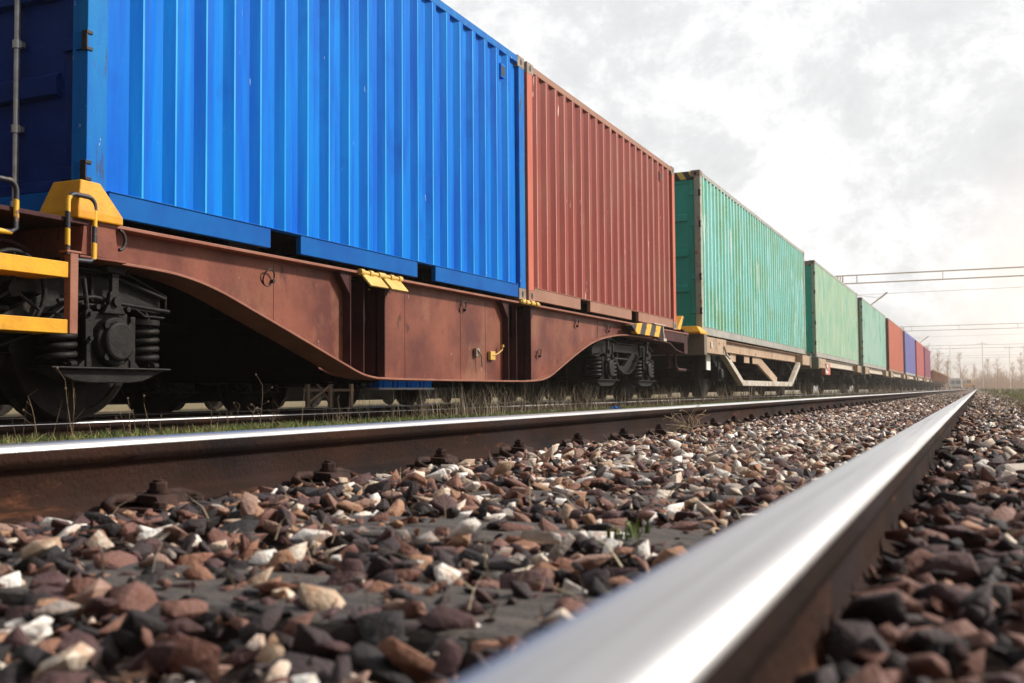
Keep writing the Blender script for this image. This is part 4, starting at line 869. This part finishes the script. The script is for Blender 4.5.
for yy in (-2.0, -1.52, -1.04, -.56):
    q = MB(); q.box(.70, 1.16, yy, yy+.42, .34, .86); q.box(1.16, 1.18, yy+.10, yy+.13, .34, .86); q.build('discharge_chute', blue, hp, bevel=.01)
q = MB(); q.box(.72, 1.19, -2.05, -.10, .325, .358); q.build('chute_sill', whitep, hp)
for yy in (-2.5, 2.3): leaf_axle(hp, yy)
q = MB()
for yy in (-4.15, -3.55, -2.95): q.box(1.16, 1.20, yy, yy+.07, .06, .86)
q.tube([(1.18, -4.1, .12), (1.18, -3.0, .62)], .022, 6); q.tube([(1.18, -3.5, .12), (1.18, -4.1, .6)], .018, 6); q.box(1.15, 1.19, -4.2, -2.85, .30, .34)
q.build('ladder_frame', tan, hp)
for i, yc in enumerate((28.6, 41.0, 53.4)):
    if i == 0:
        bw2 = thing('box_wagon', (BX, yc, RZB), 'grey-brown box wagon on the track behind, first past the blue hopper', 'railway wagon', 'box wagons behind the goods train')
        q = MB(); q.box(-1.4, 1.4, -5.8, 5.8, 1.0, 3.3); q.build('body', wagon_dark, bw2); q = MB(); q.box(-1.3, 1.3, -5.9, 5.9, .78, .998); q.box(-.4, .4, -5.9, 5.9, .2, .78); q.build('underframe', void, bw2)
        for yy in (-3.8, 3.8): leaf_axle(bw2, yy)
    else:
        o = copy_tree(bw2); o.location = (BX, yc, RZB); o['label'] = ['', 'grey-brown box wagon on the track behind, second past the blue hopper', 'grey-brown box wagon on the track behind, farthest from the camera'][i]

yrd = [('dark box wagon on the third track over, nearest the camera of that row', 9.0), ('dark box wagon on the third track over, second of that row', 21.5), ('dark box wagon on the third track over, third of that row', 34.2), ('dark box wagon on the third track over, fourth of that row', 47.0), ('dark box wagon on the third track over, fifth of that row', 59.6), ('dark box wagon on the third track over, last of that row', 72.2)]
for lb, yc in yrd:
    o = copy_tree(bw2); o.location = (-21.5, yc, -.2); o['label'] = lb
# ================================================================== CATENARY PORTALS
def make_portal(y, label):
    root = thing('catenary_portal', (0, y, -.1), label, 'overhead portal', 'overhead line portals across the tracks')
    x0, x1 = -8.4, 24.0; zt_, zb_ = 8.1, 7.55
    for xm in (x0, x1):
        q = MB()
        for dx in (-.16, .16):
            for dy in (-.16, .16): q.box(xm+dx-.035, xm+dx+.035, dy-.035, dy+.035, 0, zt_)
        n_ = 14
        for i in range(n_):
            z0, z1 = .3+i*(zb_/n_), .3+(i+1)*(zb_/n_)-.1; sg = 1 if i % 2 else -1
            for d in (-.16, .16): q.tube([(xm-sg*.16, d, z0), (xm+sg*.16, d, z1)], .018, 5); q.tube([(xm+d, -sg*.16, z0), (xm+d, sg*.16, z1)], .018, 5)
        q.box(xm-.35, xm+.35, -.35, .35, -.1, .3); q.build('mast', gantm, root)
    q = MB()
    for dy in (-.16, .16):
        for z in (zt_, zb_): q.box(x0-.35, x1+.35, dy-.022, dy+.022, z-.022, z+.022)
    n_ = 30; st = (x1-x0)/n_
    for i in range(n_+1):
        xx = x0+i*st
        if i in (0, 1, n_-1, n_) or i % 6 == 0: q.box(xx-.018, xx+.018, -.178, -.142, zb_, zt_); q.box(xx-.018, xx+.018, .142, .178, zb_, zt_)
        if i < n_: q.tube([(xx, -.16, zb_), (xx+st, .16, zb_)], .010, 4)
    q.build('beam', gantm, root)
    q = MB(); q.tube([(x0, 0, 6.75), (x1, 0, 6.95)], .012, 5); q.build('cross_span_wire', gantm, root)
    q = MB(); q.tube([(-6.9, 0, 5.7), (-5.4, 0, 6.85)], .045, 6); q.tube([(-5.9, 0, 6.45), (-5.4, 0, 6.85)], .055, 8); q.tube([(-5.9, 0, 6.5), (-7.5, 0, 6.76)], .015, 5); q.build('steady_arm', gantm, root)
    return root
p0 = make_portal(75, 'nearest overhead line portal, its long beam crossing above the mint container')
for y, lb in ((140, 'second overhead line portal, beyond the coral red container'), (205, 'third overhead line portal, faint beyond the plum container'), (270, 'fourth overhead line portal, fainter still over the trees'), (345, 'farthest overhead line portal, barely visible in the haze')):
    o = copy_tree(p0); o.location = (0, y, -.1); o['label'] = lb

# ================================================================== FAR OBJECTS
# white cab of a works vehicle on the train's track
vn = thing('rail_works_van', (-4.6, 255, -.05), 'white works van with a blue-tinted window, in the distance past the rusty wagons', 'van')
q = MB(); q.prism([(-1.35, .55), (1.35, .55), (1.35, 2.3), (1.15, 2.65), (-1.15, 2.65), (-1.35, 2.3)], 0, 5.2, 'y'); q.build('body', whitep, vn, bevel=.08)
q = MB(); q.box(-1.05, -.05, -.03, -.004, 1.35, 2.15); q.box(.1, 1.05, -.03, -.004, 1.35, 2.15); q.box(1.352, 1.37, .6, 1.9, 1.35, 2.1); q.build('window', glass, vn)
q = MB()
for s in (-1, 1):
    for yy in (1.0, 4.1): q.lathe([(-.12, .38), (-.12, .45), (.12, .45), (.12, .38)], (s*1.15, yy, .45), 'x', 24)
q.build('wheels', black, vn); q = MB(); q.box(-1.3, 1.3, -.12, 0, .45, .75); q.build('bumper', grease, vn)
q = MB(); [q.box(s*1.05-.12, s*1.05+.12, -.02, -.003, .85, 1.0) for s in (-1, 1)]; q.build('headlights', cream, vn)
dg = thing('track_digger', (-1.5, 262, -.05), 'small yellow digger standing on the track beside the distant white van', 'digger')
q = MB(); q.box(-1.1, 1.1, -1.2, 1.4, .7, 1.3); q.prism([(-1.0, 1.3), (.5, 1.3), (.4, 2.4), (-.8, 2.4)], -.9, .2, 'x'); q.build('cab_body', yellow, dg, bevel=.05)
q = MB(); q.tube([(.5, -1.0, 1.3), (.6, -2.2, 2.5), (.6, -3.2, 2.2)], .16, 6); q.tube([(.6, -3.2, 2.2), (.6, -3.5, 1.1)], .12, 6); q.build('boom', yellow, dg)
q = MB(); q.box(.35, .85, -3.8, -3.3, .55, 1.1); q.build('bucket', grease, dg)
q = MB(); [q.box(s*.75-.22, s*.75+.22, -1.4, 1.4, .05, .65) for s in (-1, 1)]; q.build('crawler_tracks', black, dg, bevel=.1)
q = MB(); q.box(-.85, .15, -.98, -.93, 1.5, 2.2); q.build('cab_window', glass, dg)
q = MB(); q.prism([(-.28, -.05), (.28, -.05), (.26, .34), (.2, .40), (-.2, .40), (-.26, .34)], 0, .5, 'y'); o = q.build('marker_block', whitep, bevel=.02); o.location = (-2.75, 100, -.02)
tag(o, 'white painted concrete block lying beside the rail, far down the track', 'concrete block')
# flat pale slab at the right edge
q = MB(); q.box(-.30, .34, -.20, .2, -.04, .035); o = q.build('concrete_slab', concrete, bevel=.012); o.location = (.37, 2.66, .045); o.rotation_euler = (R(2), R(-3), R(9))
tag(o, 'broken pale concrete slab in the ballast right of the bright rail, at the picture edge', 'slab')
o = o.copy(); C.objects.link(o); o.location = (.52, 13.4, -.005); o.scale = (1.5, 1.6, 1); o.rotation_euler.z = R(-4); o['label'] = 'smaller looking, farther pale concrete slab across the ballast right of the bright rail'

# litter and a tangle of dead weed
q = MB(); rd = random.Random(2); n_ = 7; vs = [((i/6-.5)*.08+rd.uniform(-.01, .01), (j/6-.5)*.08, rd.uniform(0, .035)) for i in range(7) for j in range(7)]
q.add(vs, [(i*7+j, (i+1)*7+j, (i+1)*7+j+1, i*7+j+1) for i in range(6) for j in range(6)]); o = q.build('plastic_wrapper', blue); o.location = (-3.2, 9.75, .075)
tag(o, 'crumpled scrap of blue plastic lying in the grass by the brown wagon', 'litter')
q = MB(); rd = random.Random(9)
for i in range(26):
    a = rd.uniform(0, 6.28); pts = []; p = Vector((0, 0, 0)); d = Vector((math.cos(a), math.sin(a), rd.uniform(.5, 1.6))).normalized()
    for j in range(7): pts.append(tuple(p)); p = p+d*.032; d = (d+Vector((rd.uniform(-.6, .6), rd.uniform(-.6, .6), rd.uniform(-.7, .2)))).normalized()
    q.tube(pts, .0014, 4, caps=False)
o = q.build('dead_weed', mat('straw_stem', (.42, .32, .20), .8)); o.location = (-1.42, 5.6, .03)
tag(o, 'curled tangle of dead weed beside the foreground rail, opposite the streaked teal container', 'weed')
# bare trees
def bare_tree(loc, h, label, spread=.30, nb=26, seed=0, lean=0, tm=None):
    rd = random.Random(seed); root = thing('bare_tree', loc, label, 'tree', 'bare trees past the end of the line')
    q = MB(); pts = [(lean*t*h*.1+rd.uniform(-.1, .1)*t, rd.uniform(-.1, .1)*t, h*t) for t in (0, .2, .4, .6, .8, 1)]
    q.tube(pts, [.13*h/8, .11*h/8, .09*h/8, .065*h/8, .04*h/8, .015], 7); q.build('trunk', bark, root)
    q = MB()
    for i in range(nb):
        t = rd.uniform(.22, .97); b0 = Vector((lean*t*h*.1, 0, h*t)); a = rd.uniform(0, 6.283); ln = h*spread*(1.15-t)*rd.uniform(.6, 1.2)+.3
        d = Vector((math.cos(a), math.sin(a), rd.uniform(.5, 1.4))).normalized(); e1 = b0+d*ln*.5; e2 = e1+(d+Vector((0, 0, .4))).normalized()*ln*.5
        q.tube([b0, e1, e2], [.035, .025, .008], 4, caps=False)
        for j in range(9):
            s0 = b0.lerp(e2, rd.uniform(.25, 1)); a2 = rd.uniform(0, 6.283); d2 = Vector((math.cos(a2), math.sin(a2), rd.uniform(.1, 1.5))).normalized()
            s1 = s0+d2*ln*rd.uniform(.25, .55); q.tube([s0, s1], [.014, .005], 3, caps=False)
            for k_ in range(2):
                s2 = s0.lerp(s1, rd.random()); q.tube([s2, s2+Vector((rd.uniform(-1, 1), rd.uniform(-1, 1), rd.uniform(0, 1.2)))*ln*.18], [.009, .004], 3, caps=False)
    q.build('crown', tm or twig, root); return root
tl = [(-9.6, 236, 9.6, 'tall russet bare tree standing just past the last rusty wagon'), (-7.6, 246, 9.0, 'bare tree with a narrow crown between the rusty wagons and the white van'), (-6.2, 262, 7.6, 'bare tree rising directly behind the white van'),
      (-3.4, 268, 8.6, 'slim bare tree rising above the yellow digger'), (-.8, 285, 6.6, 'low bare tree where the bright rail meets the horizon'), (2.0, 276, 7.4, 'bare tree just right of where the bright rail vanishes'),
      (4.6, 292, 8.0, 'bare tree second to the right of where the bright rail vanishes'), (7.2, 270, 6.2, 'short bushy bare tree in the field at the right'), (9.8, 285, 8.8, 'tall bare tree near the right edge of the field'), (12.3, 274, 6.8, 'bare tree at the far right edge, lower than its neighbour')]
for i, (x, y, h, lb) in enumerate(tl): bare_tree((x, y, -.15), h, lb, seed=i+3, nb=30, lean=random.uniform(-.5, .5))
# scrub mass behind them
def scrub():
    mb = MB(); rd = random.Random(5); vs = []; fs = []
    for i in range(5200):
        x = rd.uniform(-26, 60); y = rd.uniform(290, 350)-.1*abs(x); h = rd.uniform(1.6, 4.6)*(1+.25*math.sin(x*.4)+.2*math.sin(x*1.3)); lx = rd.uniform(-.5, .5); o = len(vs)
        w_ = rd.uniform(.03, .07)
        vs += [(x-w_, y, -.2), (x+w_, y, -.2), (x+lx, y+rd.uniform(-.3, .3), h)]; fs.append((o, o+1, o+2))
        for k_ in range(4):
            t = rd.uniform(.2, .9); o = len(vs); a = (x+lx*t, y, h*t); vs += [a, (a[0]+.05, a[1], a[2]+.05), (a[0]+rd.uniform(-.9, .9), a[1]+rd.uniform(-.5, .5), a[2]+rd.uniform(.3, 1.2))]; fs.append((o, o+1, o+2))
    mb.add(vs, fs); return mb.build('scrub_thicket', twig)
tag(scrub(), 'hazy brown thicket of bare scrub closing off the end of the yard', 'scrub', kind='stuff')
# poles
pl = None
for i, (x, y, h, lb) in enumerate([(-5.0, 232, 9.5, 'thin steel pole left of the white van'), (.9, 210, 8.5, 'thin lamp pole just right of the vanishing rails'), (6.0, 236, 9.0, 'thin lamp pole standing in the right-hand field'), (8.6, 236, 9.4, 'thin lamp pole nearest the right edge of the field')]):
    root = thing('steel_pole', (x, y, -.12), lb, 'pole', 'steel poles past the end of the train') if i == 0 else copy_tree(pl)
    if i == 0:
        MB().tube([(0, 0, 0), (0, 0, 9)], [.06, .04], 8).build('shaft', gantm, root); q = MB(); q.box(-.6, .6, -.03, .03, 8.5, 8.55); q.box(-.8, -.6, -.08, .08, 8.4, 8.5); q.box(.6, .8, -.08, .08, 8.4, 8.5); q.build('lamp_arm', gantm, root); pl = root
    root.location = (x, y, -.12); root['label'] = lb

# ================================================================== GRASS AND WEEDS
def grass_mat(name, stops_):
    M = bpy.data.materials.new(name); M.use_nodes = True; t = M.node_tree; n = t.nodes; l = t.links; b = n['Principled BSDF']; b.inputs['Roughness'].default_value = .8
    a = n.new('ShaderNodeAttribute'); a.attribute_name = 'tone'; c = n.new('ShaderNodeValToRGB'); e = c.color_ramp.elements
    e[0].position = stops_[0][0]; e[0].color = (*stops_[0][1], 1); e[1].position = stops_[1][0]; e[1].color = (*stops_[1][1], 1)
    for p, cc in stops_[2:]: q = e.new(p); q.color = (*cc, 1)
    l.new(a.outputs['Fac'], c.inputs[0]); l.new(c.outputs[0], b.inputs['Base Color'])
    return M
GM = grass_mat('mixed_green_grass', [(0, (.05, .09, .02)), (.35, (.11, .16, .03)), (.6, (.22, .23, .06)), (.85, (.36, .28, .13)), (1, (.5, .4, .24))])
def blades(P, H, Wd, T, lean=.5, segs=2):
    """each blade: two quads strip tapering -> 2 segs"""
    n_ = len(P); a = rng.uniform(0, 2*np.pi, n_); dx, dy = np.cos(a), np.sin(a); la = rng.uniform(0, 2*np.pi, n_); ll = np.abs(rng.normal(0, lean, n_))*H
    V = np.zeros((n_, 6, 3)); 
    for k_, (t_, wf) in enumerate(((0, 1), (.5, .75), (1, .12))):
        cx_ = P[:, 0]+np.cos(la)*ll*t_**1.8; cy_ = P[:, 1]+np.sin(la)*ll*t_**1.8; cz_ = P[:, 2]+H*t_*(1-.15*lean*t_)
        V[:, 2*k_, :] = np.stack([cx_-dx*Wd*wf/2, cy_-dy*Wd*wf/2, cz_], -1); V[:, 2*k_+1, :] = np.stack([cx_+dx*Wd*wf/2, cy_+dy*Wd*wf/2, cz_], -1)
    base = (np.arange(n_)*6)[:, None]; F_ = np.stack([base+np.array([0, 1, 3, 2]), base+np.array([2, 3, 5, 4])], 1).reshape(-1, 4)
    return V.reshape(-1, 3), F_, np.repeat(T, 2)
def clumpy(n_, x0, x1, y0, y1, nc, r, ypow=1.0):
    cx_ = rng.uniform(x0, x1, nc); cy_ = y0+(y1-y0)*rng.random(nc)**ypow; k_ = rng.integers(0, nc, n_)
    x = cx_[k_]+rng.normal(0, r, n_); y = cy_[k_]+rng.normal(0, r, n_); return x, y
# low green growth beside the wagon's track
x, y = clumpy(130000, -4.65, -2.45, 1.4, 40, 1500, .08, 1.9)
ok = (np.abs(x-(TX+.7525)) > .09) & (x < -2.35); x, y = x[ok], y[ok]
P = np.stack([x, y, base_h(x, y)-.03], -1); T_ = np.clip(rng.beta(1.6, 2.2, len(x)), 0, 1)
V, F_, T2 = blades(P, rng.uniform(.05, .15, len(x)), rng.uniform(.005, .012, len(x)), T_, .7)
tag(big_mesh('low_grass', V, F_, T2, GM), 'low green and straw grass growing between the foreground rail and the wagons', 'grass', kind='stuff')
# tall dry stems in front of the running gear, with side twigs
def stems(n_, x0, x1, y0, y1, hmin, hmax, ypow=1.4):
    x, y = clumpy(n_, x0, x1, y0, y1, n_//4, .12, ypow); return x, y
V_, F2, T3 = [], [], []; o_ = 0
def addb(v, f, t_):
    global o_
    V_.append(v); F2.append(f+o_); T3.append(t_); o_ += len(v)
x, y = clumpy(620, -4.70, -3.4, 2.2, 34, 170, .10, 1.5)
P = np.stack([x, y, base_h(x, y)-.03], -1); H = rng.uniform(.10, .40, len(x))*(rng.random(len(x))**.6); addb(*blades(P, H, rng.uniform(.003, .0055, len(x)), rng.uniform(.55, 1, len(x)), .22))
x, y = clumpy(2600, -4.66, -3.6, 6.5, 18, 90, .13); P = np.stack([x, y, base_h(x, y)-.03], -1); H = rng.uniform(.12, .42, len(x)); addb(*blades(P, H, rng.uniform(.003, .006, len(x)), rng.uniform(.6, 1, len(x)), .3))
x, y = clumpy(1500, -4.7, -3.0, 17, 60, 160, .2); P = np.stack([x, y, base_h(x, y)-.03], -1); H = rng.uniform(.15, .6, len(x)); addb(*blades(P, H, rng.uniform(.005, .011, len(x)), rng.uniform(.45, .95, len(x)), .3))
x, y = clumpy(3500, -8.6, -6.6, 3, 34, 260, .16); P = np.stack([x, y, base_h(x, y)-.03], -1); H = rng.uniform(.05, .28, len(x)); addb(*blades(P, H, rng.uniform(.004, .008, len(x)), rng.uniform(.5, 1, len(x)), .4))
DM = grass_mat('dry_stem_straw', [(0, (.05, .04, .025)), (.5, (.10, .075, .045)), (.8, (.22, .16, .10)), (1, (.52, .43, .30))])
tag(big_mesh('dry_weeds', np.concatenate(V_), np.concatenate(F2), np.concatenate(T3), DM), 'thin dry weed stems standing in front of the wagon wheels', 'weeds', kind='stuff')
q = MB(); rd = random.Random(21)
for i in range(95):
    yb = 2.3+rd.random()**1.5*24; xb = rd.uniform(-4.62, -3.3); h = rd.uniform(.10, .40)*rd.uniform(.6, 1); p = Vector((xb, yb, float(base_h(xb, yb))-.02)); d = Vector((rd.uniform(-.25, .25), rd.uniform(-.25, .25), 1)).normalized(); pts = [tuple(p)]
    for j in range(6):
        p = p+d*h/6; d = (d+Vector((rd.uniform(-.12, .12), rd.uniform(-.12, .12), 0))).normalized(); pts.append(tuple(p))
        if j >= 1 and rd.random() < .75:
            e1 = p+Vector((rd.uniform(-1, 1), rd.uniform(-1, 1), rd.uniform(.5, 1.3))).normalized()*h*rd.uniform(.10, .28); q.tube([p, e1], [.0012, .0008], 3, caps=False)
            if rd.random() < .5: q.lathe([(-.006, .002), (0, .006), (.006, .002)], e1, 'z', 5)
    q.tube(pts, [.0028-.0003*j for j in range(7)], 4, caps=False)
tag(q.build('branched_weeds', mat('dull_straw_stem', (.20, .14, .09), .85, var=(.18, .12, .07), vscale=3)), 'thin branching dead weed stalks with seed heads in front of the wagon wheels', 'weeds', kind='stuff')
# the field to the right
V_, F2, T3 = [], [], []; o_ = 0
x, y = clumpy(42000, 1.2, 14, 7.5, 60, 1500, .22, 1.3); P = np.stack([x, y, base_h(x, y)-.04], -1); H = rng.uniform(.03, .16, len(x)); addb(*blades(P, H, rng.uniform(.005, .012, len(x)), np.clip(rng.beta(2.4, 1.6, len(x)), 0, 1), .6))
x, y = clumpy(26000, .45, 5, 9.5, 60, 700, .16, 1.5); P = np.stack([x, y, base_h(x, y)-.03], -1); H = rng.uniform(.03, .13, len(x)); addb(*blades(P, H, rng.uniform(.005, .012, len(x)), np.clip(rng.beta(1.8, 1.5, len(x)), 0, 1), .7))
x, y = clumpy(42000, .9, 45, 60, 260, 2600, .5); P = np.stack([x, y, base_h(x, y)-.04], -1); H = rng.uniform(.08, .42, len(x)); addb(*blades(P, H, rng.uniform(.03, .07, len(x)), np.clip(rng.beta(2.2, 1.5, len(x)), 0, 1), .5))
x, y = clumpy(40, -.56, -.44, 1.62, 1.74, 3, .012); P = np.stack([x, y, np.full(len(x), .012)], -1); addb(*blades(P, rng.uniform(.014, .034, len(x)), rng.uniform(.004, .009, len(x)), rng.uniform(.1, .6, len(x)), .6))
x, y = clumpy(700, .05, 1.3, 3.2, 9, 90, .05); P = np.stack([x, y, base_h(x, y)-.02], -1); H = rng.uniform(.02, .08, len(x)); addb(*blades(P, H, rng.uniform(.003, .005, len(x)), rng.uniform(.1, .9, len(x)), .5))
tag(big_mesh('field_grass', np.concatenate(V_), np.concatenate(F2), np.concatenate(T3), GM), 'straw and green rough grass over the open ground right of the rails', 'grass', kind='stuff')
# bits of stalk and twigs lying in the foreground ballast
V_, F2, T3 = [], [], []; o_ = 0
x = rng.uniform(-1.5, -.3, 260); y = 1.0+7*rng.random(260)**1.3; P = np.stack([x, y, base_h(x, y)+.012], -1); addb(*blades(P, rng.uniform(.02, .07, 260), rng.uniform(.002, .004, 260), rng.uniform(.7, 1, 260), 1.1))
tag(big_mesh('dry_stalks', np.concatenate(V_), np.concatenate(F2), np.concatenate(T3), DM), 'short pale dry stalks poking up between the foreground stones', 'stalks', kind='stuff')

# ================================================================== HAZE
hz = MB().box(-1600, 1600, -70, 3050, -2, 32).build('haze', []) if False else None
me = bpy.data.meshes.new('haze'); bm = bmesh.new(); bmesh.ops.create_cube(bm, size=1); bm.to_mesh(me); bm.free()
hz = bpy.data.objects.new('haze', me); C.objects.link(hz); hz.location = (0, 1495, 5.5); hz.scale = (3200, 3130, 14); hz['kind'] = 'stuff'; hz['label'] = 'pale warm haze thickening down the yard'; hz['category'] = 'haze'
M = bpy.data.materials.new('pale_haze'); M.use_nodes = True; n = M.node_tree.nodes; n.clear(); o = n.new('ShaderNodeOutputMaterial'); v = n.new('ShaderNodeVolumePrincipled')
v.inputs['Color'].default_value = (1, .91, .82, 1); v.inputs['Density'].default_value = .0014; v.inputs['Anisotropy'].default_value = .6; M.node_tree.links.new(v.outputs[0], o.inputs['Volume']); me.materials.append(M)
